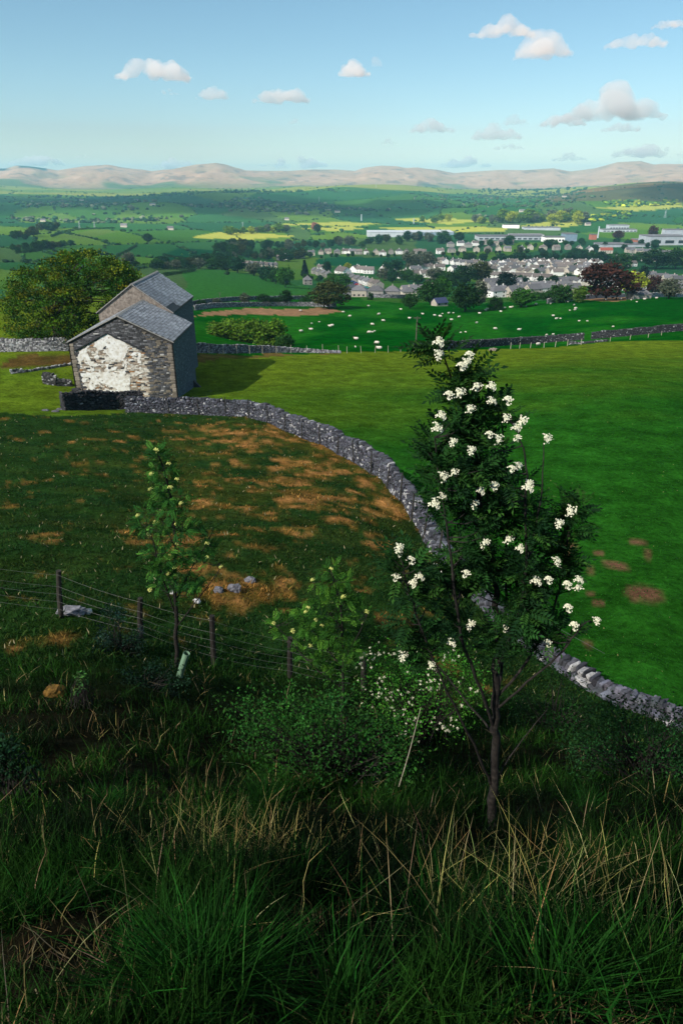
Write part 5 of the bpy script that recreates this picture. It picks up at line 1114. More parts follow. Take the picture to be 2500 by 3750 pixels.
# ------------------------------------------------------------------ works, factory, chimneys
M_FACT = mat_noise('pale_cladding', [(.27,.30,.34),(.40,.43,.47)], .15, coord='Object')
M_BLUEC = mat_noise('blue_grey_cladding', [(.14,.20,.27),(.20,.27,.34)], .2, coord='Object')
M_BRICK = mat_noise('red_brick', [(.26,.09,.06),(.36,.14,.10)], .6, coord='Object')
def block(label, px0, px1, py, hpx, depth, mat, cat='factory', bays=0, name='factory_building', roofm=None, wins=0):
    a, b = at(px0,py), at(px1,py); Y = (a[1]+b[1])/2; k = (Y*math.cos(PITCH)-a[2]*math.sin(PITCH))/FPX
    x0, x1 = (px0-CX)*k, (px1-CX)*k; zb = min(a[2], b[2]); h_ = .72*hpx*k+max(0, max(a[2],b[2])-zb)*.3; t = thing(name, label, cat, ((x0+x1)/2, Y, zb))
    V, F = box(x0,x1,Y,Y+depth,zb-4,zb+h_); part('wall', V, F, mat, t)
    V, F = box(x0-.4,x1+.4,Y-.4,Y+depth+.4,zb+h_+.02,zb+h_+.9); part('roof', V, F, roofm or M_RSL, t)
    for i in range(bays):
        xx = x0+(x1-x0)*(i+.5)/bays; V, F = box(xx-(x1-x0)/bays*.33, xx+(x1-x0)/bays*.33, Y-.12, Y+.1, zb+h_*.25, zb+h_*.6); part('window', V, F, M_GLASS, t)
    return t
block('long low white factory with pale blue roof beyond the tree belt', 1345,1480,868,22,60,M_FACT,bays=0,roofm=M_FACT); block('right wing of the long factory with pale blue roof', 1485,1660,862,16,70,M_BLUEC,roofm=M_FACT)
block('row of pale sawtooth-fronted works behind the estate', 1750,1990,880,18,40,M_FACT,bays=12); block('white three-storey office block in the middle of the works', 1995,2065,888,24,30,M_WHITE,bays=6,name='office_block',cat='office'); block('blue-grey metal shed beside the white office block', 2068,2110,884,34,30,M_BLUEC,name='metal_shed',cat='shed')
block('pale low sheds left of the white office block', 1870,1990,868,10,30,M_WHITE); block('brown brick tower block right of the blue shed', 2162,2182,878,24,14,M_BRICK,name='brick_building',cat='building')
block('flat-roofed office block with dark upper storey on the right', 2230,2300,845,26,26,M_FACT,bays=7,name='office_block',cat='office'); block('pale wing of the flat-roofed offices', 2205,2330,850,12,26,M_FACT,bays=9,name='office_block',cat='office')
block('big white works hall at the right edge', 2375,2520,898,40,50,M_FACT,bays=3); block('white tower on top of the works hall at the right edge', 2432,2500,890,62,20,M_FACT,bays=0); block('red brick flank of the big white works hall', 2330,2374,890,14,30,M_BRICK)
block('low pale warehouse before the white works hall', 2200,2380,905,12,40,M_FACT); block('pale sheds along the sunlit trees', 1920,2050,842,12,30,M_FACT); block('white shed under the sunlit trees', 1845,1900,836,16,24,M_WHITE,name='shed',cat='shed')
def stack(label, px, py, hpx, wpx, mat, name='chimney_stack'):
    P = at(px,py); k = (P[1]*math.cos(PITCH)-P[2]*math.sin(PITCH))/FPX; h_ = hpx*k; r0 = wpx*k/2; t = thing(name, label, 'chimney', tuple(P))
    V, F = tube([P-[0,0,1], P+[0,0,h_*.5], P+[0,0,h_*.97]], [r0*1.15,r0,r0*.85], 10); part('shaft', V, F, mat, t)
    V, F = tube([P+[0,0,h_*.965], P+[0,0,h_]], r0*1.05, 10); part('cap', V, F, mat, t)
stack('tall thin pale chimney in the sunlit fields left', 1323,808,22,4,M_FACT); stack('short thin pale chimney right of the tall one', 1514,818,18,3.5,M_FACT); stack('slim white flue beside the blue metal shed', 2187,872,40,5,M_FACT); stack('white flue on the works at the right edge', 2420,876,36,8,M_WHITE)
# ------------------------------------------------------------------ car park, cars
CP = np.array([at(*p) for p in [(1262,1030),(1300,1040),(1345,1062),(1400,1072),(1380,1080),(1330,1076),(1270,1066),(1255,1050)]]); CP[:,2] += .25
M_ASPH = mat_noise('asphalt', [(.045,.047,.055),(.07,.072,.08)], .5, coord='Object')
cpk = obj('car_park', mesh_data('car_park', CP, [np.arange(len(CP))[None]], M_ASPH)); tag(cpk, kind='structure')
def car_mesh(seed):
    prof = [(-2.1,.35),(-2.1,.85),(-1.55,.95),(-.9,1.42),(.6,1.45),(1.25,.95),(2.05,.82),(2.1,.35)]
    V = [(x,-.85,z) for x,z in prof]+[(x,.85,z) for x,z in prof]; n = len(prof); F4 = np.array([[i,(i+1)%n,(i+1)%n+n,i+n] for i in range(n)])
    return V, [F4, np.array([list(range(n))[::-1], list(range(n,2*n))])]
CARC = dict(red=(.35,.02,.02), white=(.7,.7,.7), blue=(.03,.06,.25), silver=(.35,.36,.38), black=(.02,.02,.022), turquoise=(.05,.35,.40))
_tyre = mesh_data('wheel', *join([tube([(x,y-.1,.32),(x,y+.1,.32)], .32, 10) for x in (0,) for y in (0,)]), M_BLACK)
carpaint = {k: mat_noise('car_paint_'+k, [tuple(np.array(c)*.9), c], 1, rough=.3, spec=.5) for k, c in CARC.items()}
_gl = mesh_data('window', *box(-.75,.55,-.87,.87,1.0,1.36), M_GLASS)
ci = {}
for (x,y,cn,rz,where) in [(1272,1030,'red',.5,'at the head of the car park'),(1283,1032,'black',.5,'next to the red car at the head of the car park'),(1292,1035,'blue',.5,'third along the stepped terrace'),(1303,1040,'blue',.5,'fourth along the stepped terrace'),(1308,1045,'red',.5,'in the middle of the stepped terrace'),(1316,1047,'red',.5,'right of the middle of the terrace'),(1280,1044,'silver',-.4,'alone out on the tarmac'),(1268,1064,'silver',.1,'at the tarmac edge near the rounded trees'),(1256,1062,'white',.1,'half hidden by the rounded trees'),(1340,1058,'turquoise',.3,'at the right end of the car park'),(1332,1056,'white',.3,'beside the turquoise car')]:
    P = at(x,y)+[0,0,.28]; t = thing('parked_car', f'{cn} car parked {where}', 'car', tuple(P), rz, 'cars in the car park')
    if cn not in ci: V, F = car_mesh(0); ci[cn] = mesh_data('body', V, F, carpaint[cn])
    obj('body', ci[cn], t); obj('window', _gl, t)
    for wx_ in (-1.3,1.3):
        for wy_ in (-.8,.8): obj('wheel', _tyre, t, (wx_,wy_,0))
# ------------------------------------------------------------------ pylons and poles
M_POLE = mat_noise('weathered_timber', [(.05,.042,.036),(.13,.115,.10)], 8, bumpd=.004)
def pole(label, px, py, hpx, r0=.13, mat=None):
    P = at(px,py); k = (P[1]*math.cos(PITCH)-P[2]*math.sin(PITCH))/FPX; h_ = hpx*k/math.cos(R(11)); t = thing('utility_pole', label, 'pole', tuple(P))
    V, F = tube([P-[0,0,.6], P+[0,0,h_*.5], P+[.05,0,h_]], [r0,r0*.85,r0*.7], 8); part('shaft', V, F, mat or M_POLE, t)
    V, F = box(P[0]-.75, P[0]+.75, P[1]-.16, P[1]-.05, P[2]+h_-.35, P[2]+h_-.22); part('crossarm', V, F, mat or M_POLE, t)
    for dx in (-.65,0,.65): V, F = tube([(P[0]+dx,P[1]-.1,P[2]+h_-.22),(P[0]+dx,P[1]-.1,P[2]+h_-.02)], .05, 6); part('insulator', V, F, M_BLACK, t)
pole('wooden utility pole standing at the wall below the sheep', 1521,1284,120,.17)
pole('thin pale pole in the pasture beside the barn roof', 807,1102,30,.12); pole('pale pole at the corner of the dark green field', 1186,955,26,.25)
def pylon(label, px, py, hpx):
    P = at(px,py); k = (P[1]*math.cos(PITCH)-P[2]*math.sin(PITCH))/FPX; h_ = hpx*k; w0 = h_*.13; ps = []; r0 = .12+h_*.004
    for sx in (-1,1):
        for sy in (-1,1): ps.append(tube([P+[sx*w0,sy*w0,-1], P+[sx*w0*.25,sy*w0*.25,h_*.7], P+[0,0,h_]], r0, 4))
    for i in range(5):
        z0 = h_*.7*i/5; z1 = h_*.7*(i+1)/5; a = w0*(1-.75*i/5); b = w0*(1-.75*(i+1)/5)
        for s in (-1,1): ps.append(tube([P+[-s*a,-a,z0], P+[s*b,-b,z1]], r0*.6, 3))
    t = thing('pylon', label, 'pylon', tuple(P)); part('lattice', *join(ps), M_FACT, t)['kind'] = 'stuff'
    for z in (.7,.82,.93): part('crossarm', *tube([P+[-h_*.16,0,h_*z], P+[h_*.16,0,h_*z]], r0*.8, 4), M_FACT, t)
for px,py,h_,l in [(293,836,24,'pylon in the far pastures above the oak'),(348,834,24,'pylon right of the first in the far pastures'),(1168,742,20,'faint pylon on the shaded hill in the centre'),(890,838,24,'pylon on the dark pasture above the bright strip'),(2432,798,26,'pylon on the green slope at the right edge'),(1376,688,14,'tiny pylon below the fells in the centre')]: pylon(l, px, py, h_)
# ------------------------------------------------------------------ sheep
def sheep_mesh(pose):
    graze, lie = pose == 'grazing', pose == 'lying'
    zb = .62 if not lie else .34
    hd = (.78,.0,.22) if graze else (.80,0,.95 if not lie else .72)
    nk = (.60,0,.50) if graze else (.60,0,.80 if not lie else .55)
    ax = [(-.58,0,zb+.02),(-.55,0,zb+.03),(-.40,0,zb+.05),(-.1,0,zb+.02),(.2,0,zb+.02),(.42,0,zb+.06),nk,((nk[0]+hd[0])/2,0,(nk[2]+hd[2])/2+.01),hd,(hd[0]+.14,0,hd[2]-.12),(hd[0]+.2,0,hd[2]-.18)]
    rd = [.03,.16,.27,.32,.31,.26,.15,.11,.11,.065,.02]
    V, F = tube(ax, rd, 12); V = np.array(V); body = np.repeat(np.arange(11), 12)
    V[:,1] *= .92; V += np.random.default_rng(3).normal(size=V.shape)*.012*(body < 7)[:,None]
    c = np.where((body >= 7)[:,None], [[.06,.05,.045]], [[.62,.58,.50]]); parts_ = [(V,F)]; cs = [c]
    for sx in (-.38,.34):
        for sy in (-.15,.15):
            L = [(sx,sy,zb-.12),(sx+.01,sy,.3),(sx,sy,.0)] if not lie else [(sx,sy,.3),(sx+.12,sy*1.5,.12),(sx+.3,sy*1.5,.06)]
            v, f = tube(L, [.07,.045,.035], 6); parts_.append((v,f)); cs.append(np.tile([.12,.10,.085], (len(v),1)))
    for sy in (-1,1):
        v, f = tube([(hd[0]-.02,sy*.08,hd[2]+.06),(hd[0]-.05,sy*.17,hd[2]+.07)], [.035,.012], 5); parts_.append((v,f)); cs.append(np.tile([.06,.05,.045], (len(v),1)))
    V, F = join(parts_); return mesh_data('sheep', V, F, M_WOOL, True, np.concatenate(cs))
M_WOOL = mat_vcol('wool', .95, .05, (30,.8,1.15), True, .02)
SM = {p: sheep_mesh(p) for p in ('grazing','standing','lying')}
SH = [(1349,1125),(1256,1147),(1281,1162),(1387,1155),(1402,1179),(1467,1137),(1498,1170),(1141,1188,1),(1169,1182,1),(1139,1209),(1208,1200),(1216,1197),(1102,1218),(1362,1193),(1352,1223),(1363,1218,1),(1371,1216,1),(1304,1244),(1380,1263),(1388,1279),(1301,1273,1),(946,1246),(959,1252,1),(1100,1142),(1547,1152),(1590,1159),(1610,1163),(1619,1152,1),(1642,1152),(1659,1149,1),(1680,1165),(1652,1176),(1649,1191,1),(1744,1185),(1754,1152),(1776,1140),(1783,1136),(1799,1137,1),(1832,1143),(1811,1209),(1899,1210),(1686,1221,1),(1703,1219,1),(1847,1132),(1867,1130),(1875,1128),(1924,1124),(1961,1118),(2014,1115),(2078,1108,1),(2100,1119),(2105,1134),(2103,1140),(2084,1140,1),(2024,1161),(2035,1170),(2050,1168,1),(2118,1179,1),(2148,1179,1),(2217,1101),(2269,1098),(2309,1101,1),(2323,1095),(2329,1107,1),(2357,1100),(2401,1096),(2243,1200,1),(2000,1230,1),(2024,1228,1),(2235,1228),(2383,1214),(1968,1268)]
ranked = sorted(range(len(SH)), key=lambda i: SH[i][0]); nl = {}
ZONES = [(0,1260,'below the bare brown soil'),(1260,1530,'left of the utility pole'),(1530,1720,'just right of the utility pole'),(1720,1960,'under the bright crest tree'),(1960,2160,'below the crest wall'),(2160,2600,'at the right end of the sheep field')]
for i in ranked:
    x, y = SH[i][:2]; lamb = len(SH[i]) > 2; P = at(x, y); 
    while np.hypot(P[0],P[1]) > 345: y += 3; P = at(x, y)
    zn = next(z for a,b,z in ZONES if a <= x < b); kd = 'lamb' if lamb else 'ewe'; nl[(kd,zn)] = nl.get((kd,zn),0)+1
    pose = random.choice(['grazing','grazing','standing','lying']); k_ = ORD[nl[(kd,zn)]-1]
    o = obj('lamb' if lamb else 'sheep', SM[pose]); o.location = P; o.rotation_euler = (0,0,random.choice([0,math.pi])+random.gauss(0,.5)); sc = (.55 if lamb else .92)*random.uniform(.92,1.08); o.scale = (sc,)*3
    tag(o, f'white {pose} {kd}, {k_} {kd} from the left {zn}', 'lamb' if lamb else 'sheep', 'sheep in the far field')
# ------------------------------------------------------------------ fences
M_WIRE = mat_noise('galvanised_wire', [(.035,.04,.04),(.065,.075,.075)], 20, rough=.45, spec=.5)
M_POST = mat_noise('grey_fence_post', [(.018,.017,.015),(.045,.042,.036)], 9, bumpd=.004)
M_POSTD = mat_noise('dark_fence_post', [(.012,.011,.010),(.03,.027,.024)], 9, bumpd=.004)
fence = thing('wire_fence', 'post and wire stock fence crossing the slope at left', 'fence', tuple(at(510,2330)))
tops = []
for i, (bx,by,tx,ty,m_) in enumerate([(-160,2205,-162,2040,M_POST),(220,2262,216,2090,M_POST),(512,2335,514,2190,M_POSTD),(782,2435,776,2255,M_POSTD),(1060,2482,1062,2335,M_POSTD),(1330,2530,1332,2395,M_POSTD)]):
    b = at(bx,by); Yb = b[1]; tp = at_y(tx,ty,Yb); tops.append((b,tp))
    V, F = tube([b-[0,0,.4], (b+tp)/2, tp], [.062,.06,.057], 9); part('post', V, F, m_, fence)
for lv in (.22,.38,.54,.70,.94):
    pts = []
    for (b0_,t0_),(b1_,t1_) in zip(tops[:-1], tops[1:]):
        for k in range(6):
            f = k/6; p = (b0_+(t0_-b0_)*lv)*(1-f)+(b1_+(t1_-b1_)*lv)*f; p = p-np.array([0,.06,.05*4*f*(1-f)]); pts.append(p)
    V, F = tube(pts, .002, 4, False); part('wire', V, F, M_WIRE, fence)
# stakes along the curved wall
stk = thing('wall_stakes', 'line of thin wooden stakes with wire along the curved wall', 'fence', tuple(onground(*ML[len(ML)//2])))
d_ = np.linalg.norm(ML[:,None]-np.array([at_y(px,py,1)[:2]*0 for px,py in [(0,0)]])[None], axis=2)
for k in range(16):
    i = int(len(ML)*(.20+.78*k/16)); c = ML[i]+MN[i]*.52; z = h1(*c); lean = rng.normal(size=2)*.12
    V, F = tube([(c[0],c[1],z-.3),(c[0]+lean[0]-MN[i][0]*.12,c[1]+lean[1]-MN[i][1]*.12,z+1.45+.5*random.random())], [.05,.042], 7); part('post', V, F, M_POST, stk)
w_ = [(ML[i][0]+MN[i][0]*.40, ML[i][1]+MN[i][1]*.40, MZ[i]+1.72) for i in range(int(len(ML)*.05), int(len(ML)*.75), 12)]
V, F = tube(w_, .006, 4, False); part('wire', V, F, M_WIRE, stk)
def stakes(label, pts, n, hgt, mat, rad=.06):
    P, s = resample(px_line(pts)[:,:2], .5); t = thing('stake_fence', label, 'fence', tuple(onground(*P[len(P)//2]))); tp = []
    for k in range(n):
        i = int((len(P)-1)*k/(n-1)); c = onground(*P[i]); e = c+[random.gauss(0,.08),random.gauss(0,.05),hgt*random.uniform(.85,1.15)]
        V, F = tube([c-[0,0,.2], e], [rad,rad*.85], 6); part('post', V, F, mat, t); tp.append(e-[0,0,.15])
    V, F = tube(tp, .008, 3, False); part('wire', V, F, M_WIRE, t)
M_STK = mat_noise('pale_stake', [(.26,.24,.19),(.42,.39,.32)], 9)
stakes('row of pale stakes before the grey wall right of the barn', [(722,1294),(860,1296),(980,1294),(1100,1293),(1240,1292)], 11, 1.45, M_STK)
stakes('row of pale stakes across the field under the utility pole', [(1270,1294),(1360,1292),(1450,1290),(1515,1288)], 6, 1.2, M_STK)
stakes('row of short pale stakes in front of the dark wall at right', [(1868,1278),(1930,1275),(2015,1272),(2090,1265),(2126,1262)], 7, 1.3, M_STK, .09)
stakes('pale stakes right of the gap in the dark wall', [(2232,1250),(2312,1243),(2360,1238),(2420,1228)], 4, 1.1, M_STK, .08)
# ------------------------------------------------------------------ rocks, plank, tree guard
def rock(name, label, px, py, size, c, seed, sc=(1,1,.6), sink=.25):
    r = np.random.default_rng(seed); V, F = ICO2; V = V.copy()
    V *= 1+.09*r.normal(size=(len(V),1))+.25*(vn(V[:,0]*1.7+seed, V[:,1]*1.7+V[:,2]*1.3, seed)-.5)[:,None]; V = np.sign(V)*np.abs(V)**.8*np.array(sc)*size; P = at(px,py)
    o = obj(name, mesh_data(name, V, F, M_STONE, False, np.tile(c, (len(V),1))*np.exp(.25*r.normal(size=(len(V),1)))), None, P+[0,0,size*sc[2]*(1-2*sink)*.5]); tag(o, label, 'rock'); return o
rock('boulder','flat grey-white rock beside the leftmost fence post',262,2245,.26,(.15,.15,.17),1,(1.3,.8,.45))
rock('boulder','small pale stone right of the flat rock by the fence',322,2243,.10,(.40,.38,.36),2)
rock('boulder','rugged pale limestone outcrop in the dead grass hollow',858,2165,.20,(.11,.11,.13),3,(1,.8,.9))
rock('boulder','jagged limestone lump at the right of the outcrop',915,2130,.17,(.13,.13,.15),4,(1.1,.8,.7))
rock('boulder','dark limestone lump left of the outcrop',800,2165,.16,(.12,.12,.14),5,(.9,.8,.7))
rock('boulder','small white stone left of the limestone outcrop',720,2205,.11,(.45,.44,.44),6)
rock('boulder','small white stone behind the young rowan trunk',636,2172,.10,(.42,.41,.4),7)
rock('boulder','single white stone in the grass near the wall bend',1430,1790,.16,(.5,.49,.48),8)
rock('boulder','pale earthy rock lying in the field before the dark wall',1805,1284,.7,(.22,.17,.14),9,(1.4,.8,.6))
rock('moss_mound','orange mossy hummock among the grass at left',205,2545,.15,(.11,.06,.012),10,(1.2,1,.9))
for i,(x,y,l) in enumerate([(205,1508,'loose stone left of the dark ruined wall'),(222,1500,'second loose stone beside the dark ruined wall'),(168,1505,'outlying loose stone in the grass before the barn')]): rock('boulder', l, x, y, .28, (.10,.10,.105), 20+i, (1.3,.8,.5))
pl_ = thing('plank', 'bleached plank lying on the grass under the wall', 'plank', tuple(at(1620,2082)))
a, b = at(1588,2073)+[0,0,.09], at(1648,2090)+[0,0,.13]
V, F = box(-.5*np.linalg.norm(b-a)*1.05, .5*np.linalg.norm(b-a)*1.05, -.06, .06, -.025, .025); M = np.array(Vector(b-a).to_track_quat('X','Z').to_matrix())
part('board', V @ M.T+(a+b)/2, F, mat_noise('bleached_wood', [(.40,.39,.33),(.58,.57,.5)], 6), pl_)
V, F = box(-.18,.18,-.05,.05,-.02,.02); part('offcut', rotz(V,-.5)+at(1625,2103)+[0,0,.08], F, bpy.data.materials['bleached_wood'], pl_)
g0 = at(655,2478); g1 = at_y(684,2392, g0[1]-.05); n = 14
V1, F1 = tube([g0-[0,0,.05], (g0+g1)/2, g1], .066, n, False); V2, F2 = tube([g0-[0,0,.05], (g0+g1)/2, g1], .060, n, False)
V, F = join([(V1,F1),(V2,F2)]); m2 = len(V1); F.append(np.array([[2*n+k, 2*n+(k+1)%n, m2+2*n+(k+1)%n, m2+2*n+k] for k in range(n)]))
M_TUBE = mat_noise('green_plastic', [(.10,.19,.12),(.20,.32,.22)], 3, rough=.45, spec=.4)
gd = thing('tree_guard', 'pale green plastic tree guard tube leaning in the grass', 'tree guard', tuple(g0)); part('tube', V, F, M_TUBE, gd)
# ------------------------------------------------------------------ grass
M_GRASS = mat_vcol('grass_blades', .8, .08, None, trans=.3)
def blades(name, label, X, Y, L, W, col, seed, bend=.5, lean=.25, z0=None, heading=None, seg=2):
    r = np.random.default_rng(seed); n = len(X); Z = (hz(X, Y) if z0 is None else z0)-.015
    a = r.random(n)*6.283 if heading is None else heading; up = np.stack([np.cos(a)*lean*r.random(n), np.sin(a)*lean*r.random(n), np.ones(n)], 1)
    h = np.stack([np.cos(a), np.sin(a), 0*a], 1); s = np.stack([-np.sin(a), np.cos(a), 0*a], 1); b = bend*r.random(n)[:,None]
    ph = r.normal(size=n)*.9; s = s*np.cos(ph)[:,None]+h*np.sin(ph)[:,None]
    P0 = np.stack([X, Y, Z], 1); Lc = L[:,None]; Wc = W[:,None]; R_ = []
    kk = h*(r.normal(size=(n,1))*.06)
    for q in range(seg):
        t = q/seg; P = P0+up*Lc*(t-.38*b*t*t)+h*b*Lc*.78*t*t+kk*Lc*math.sin(6*t); wq = Wc*(.5-.32*t*t); R_ += [P-s*wq, P+s*wq]
    R_.append(P0+up*Lc*(1-.38*b)+h*b*Lc*.78); nv = 2*seg+1
    V = np.stack(R_, 1).reshape(-1,3); o5 = (np.arange(n)*nv)[:,None]
    F = [np.concatenate([np.concatenate([o5+2*q+k for k in ([0],[1],[3],[2])], 1) for q in range(seg-1)])] if seg > 1 else []
    F = F+[np.concatenate([o5+2*(seg-1)+k for k in ([0],[1],[2])], 1)]
    o = obj(name, mesh_data(name, V, F, M_GRASS, False, np.repeat(col, nv, 0))); tag(o, label, 'grass', kind='stuff'); return o
def polar(n, r0, r1, a0, a1, r): rr = np.exp(r.uniform(math.log(r0), math.log(r1), n)); p = r.uniform(a0,a1,n); return rr*np.sin(p), rr*np.cos(p)
r = np.random.default_rng(12)
X, Y = polar(108000, .75, 13, -.72, .72, r); rr = np.hypot(X,Y)
den = fbm(X/.55+3, Y/.45, 200, 3); k = den > .30+.12*r.random(len(X)); k &= ~((rr < 2.3) & (fbm(X/.5, Y/.4, 203, 3) > .56))
X, Y, rr, den = X[k], Y[k], rr[k], den[k]
cg = mixc([.0015,.007,.0015],[.013,.052,.005], sstep(.3,.75,fbm(X/1.1,Y/.8,201,3)))*np.exp(.35*r.normal(size=(len(X),1)))
dry = r.random(len(X)) < .015+.13*sstep(.55,.72,fbm(X/.9+7,Y/.7,202,3)); cg[dry] = vary((.14,.12,.05), dry.sum(), r, .45)
L = (.10+.20*sstep(.35,.7,den))*(.6+.7*r.random(len(X))); L[rr < 2] *= .8; L *= np.where(r.random(len(X)) < .12, 1.7, 1)
blades('grass', 'rank green grass covering the steep bank in the foreground', X, Y, L, (.0032+.0008*rr)*(.6+.8*r.random(len(X))), cg, 13, .95, .4, seg=3)
nx_ = 26000; XN, YN = r.uniform(-3.6,3.8,nx_), r.uniform(-.8,2.6,nx_); kq = (np.hypot(XN,YN) > .75) & ((np.abs(np.arctan2(XN,YN)) > .70) | (np.hypot(XN,YN) < .8)); XN, YN = XN[kq], YN[kq]
blades('grass', 'rank green grass beside and behind the viewpoint', XN, YN, .10+.16*r.random(len(XN)), .0045*(.6+.8*r.random(len(XN))), vary((.007,.028,.0035), len(XN), r, .5), 23, .9, .4)
# short turf between: litter of dead blades on the soil
X, Y = polar(9000, .75, 3.2, -.72, .72, r); rr = np.hypot(X,Y); k = fbm(X/.5, Y/.4, 203, 3)+.12*np.exp(-((X+.5)/.4)**2) > .50; X, Y, rr = X[k], Y[k], rr[k]
bl = blades('grass_litter', 'dead straw litter lying between the tufts in the foreground', X, Y, .025+.035*r.random(len(X)), .002+.0004*rr, vary((.10,.075,.035), len(X), r, .5), 14, .6, 2.2)
# pale standing straw in clumps
cx_, cy_, cn_ = [], [], []
CLUMPS = [(870,3150,520,.85),(780,3080,200,.7),(1050,3000,120,.5),(1180,3010,110,.5),(1350,3060,110,.45),(560,2900,60,.5),(280,2880,70,.5),(200,2960,60,.45),(420,3080,50,.4),(1620,3330,80,.65),(1700,3250,50,.65),(1930,3450,90,.75),(2050,3350,60,.75),(2200,3450,60,.75),(2300,3300,40,.65),(1880,3200,90,.6),(2420,3420,70,.65),(2110,3200,80,.5),(2350,3150,80,.5),(1500,3120,80,.5),(700,3000,60,.45),(120,3000,50,.4),(1950,2880,70,.5),(1760,2820,70,.5),(2100,2830,60,.45),(1560,2860,60,.5),(1180,2700,0,.4),(560,2720,60,.4),(1130,2600,50,.45),(800,2640,40,.4),(330,2740,50,.4),(2250,3550,80,.7),(1450,3350,40,.6),(640,3200,50,.45),(150,2620,50,.35),(620,2540,40,.5),(1900,2720,50,.5)]
HX, HY, HL, HC = [], [], [], []
for (px,py,n,ln) in CLUMPS:
    if not n: continue
    P = at(px,py); n = int(n*(.7 if py > 3150 or n > 150 else .16)); ln *= 1.0 if py > 3150 else .7; s_ = .10+.035*np.linalg.norm(P); HX.append(P[0]+r.normal(size=n)*s_*1.3); HY.append(P[1]+r.normal(size=n)*s_); HL.append(.66*ln*(.5+.7*r.random(n))); HC.append(vary((.34,.295,.11), n, r, .35))
X, Y, L, C = np.concatenate(HX), np.concatenate(HY), np.concatenate(HL), np.concatenate(HC); rr = np.hypot(X,Y)
blades('dry_grass', 'pale dry straw stalks standing in clumps on the bank', X, Y, L, .0015+.0005*rr, C, 15, 1.15, .5, seg=5)
X, Y = polar(380, 1.3, 12, -.72, .72, r); rr = np.hypot(X,Y)
blades('dry_grass', 'single dry stalks scattered across the whole bank', X, Y, .15+.25*r.random(len(X)), .0022+.0007*rr, vary((.24,.2,.1), len(X), r, .4), 16, 1.0, .7, seg=4)
# big green tussocks
TX, TY, TL, TC, TH = [], [], [], [], []
for (px,py,n,ln,sp_) in [(760,3640,1500,.36,.17),(640,3080,500,.34,.26),(820,3260,600,.36,.26),(1650,3420,500,.36,.28),(300,3200,500,.32,.2),(1250,3700,400,.3,.2),(2000,3660,500,.36,.22),(2300,3640,400,.34,.22),(150,3350,350,.28,.2),(1100,3300,500,.38,.24),(950,2950,400,.4,.25),(1500,3250,400,.4,.25),(2150,2950,300,.35,.25),(400,2950,300,.35,.25),(600,3420,300,.24,.16)]:
    P = at(px,py); a = r.random(n)*6.283; q = np.abs(r.normal(size=n))*sp_*.6; TX.append(P[0]+q*np.cos(a)); TY.append(P[1]+q*np.sin(a)); TL.append(.75*ln*(.6+.6*r.random(n))); TC.append(vary((.008,.044,.005), n, r, .4)); TH.append(np.where(r.random(n) < .45, r.random(n)*6.283, a))
X, Y, L, C, A = map(np.concatenate, (TX,TY,TL,TC,TH))
blades('grass_tussocks', 'thick arching tussocks of fresh green grass in the foreground', X, Y, L, .0042*(.6+.8*r.random(len(X))), C, 17, 1.1, .6, heading=A, seg=4)
# turf on the knoll and along the field
X, Y = polar(66000, 12, 78, -.56, .56, r); ins = inpoly(X, Y, KN); X, Y = X[ins], Y[ins]; rr = np.hypot(X,Y)
dead = dead_f(X, Y)
up_ = np.exp(-((X+4)/12)**2-((Y-48)/22)**2); c = mixc(mixc([.006,.028,.006],[.018,.052,.008], fbm(X/1.3,Y/.8,53,4)), [.060,.072,.012], .75*up_*sstep(.35,.65,fbm(X/2.2,Y/1.4,54,4))); c = mixc(c, [.05,.062,.012], sstep(.02,.35,dead)*.8); c = mixc(c, [.27,.14,.036], np.clip(dead+.05*r.normal(size=len(X)),0,1)*(r.random(len(X)) < .85))*np.exp(.3*r.normal(size=(len(X),1)))
wd = r.random(len(X)) < .02; c[wd] = [.32,.28,.16]
blades('knoll_grass', 'short tussocky grass and bleached patches on the knoll', X, Y, (.07+.11*fbm(X/1.1,Y/.8,205,3))*(.6+.8*r.random(len(X))), .010+.0012*rr, c, 18, 1.0, .8)
X, Y = polar(70000, 16, 120, -.25, .60, r); ins = ~inpoly(X, Y, KN); X, Y = X[ins], Y[ins]; rr = np.hypot(X,Y); ph = np.arctan2(X,Y)
t = sstep(0,1,(rr-25)/110-.9*np.clip(ph,-.2,.5)+.5*(fbm(X/14,Y/7,41,4)-.5))
c = mixc(C_FIELD2, C_FIELD, t)*np.exp(.35*r.normal(size=(len(X),1))); wd = r.random(len(X)) < .01; c[wd] = [.2,.19,.08]
dw = np.min(np.hypot(X[:,None]-ML[::6,0][None], Y[:,None]-ML[::6,1][None]), 1); k = dw > .6; X, Y, rr, c = X[k], Y[k], rr[k], c[k]
blades('field_grass', 'short grazed grass of the wide green field', X, Y, .035+.05*r.random(len(X)), .010+.0012*rr, c, 19, 1.0, .9)
# broken stems and white dead leaves on the bank
M_STEM = mat_noise('bleached_stem', [(.30,.27,.2),(.5,.46,.36)], 8)
for (pts,l,w0) in [([(1460,2880,0),(1500,2750,-.2),(1540,2590,-.4)],'thin pale forked stalk before the white blossom bush',.006)]:
    P = [at_y(x,y,5.2+d) for x,y,d in pts]; t = thing('dead_stalk', l, 'stalk', tuple(onground(P[0][0],P[0][1]))); V, F = tube(smooth_line(P,2), np.linspace(w0,w0*.4,len(smooth_line(P,2))), 5); part('stem', V, F, M_STEM, t)
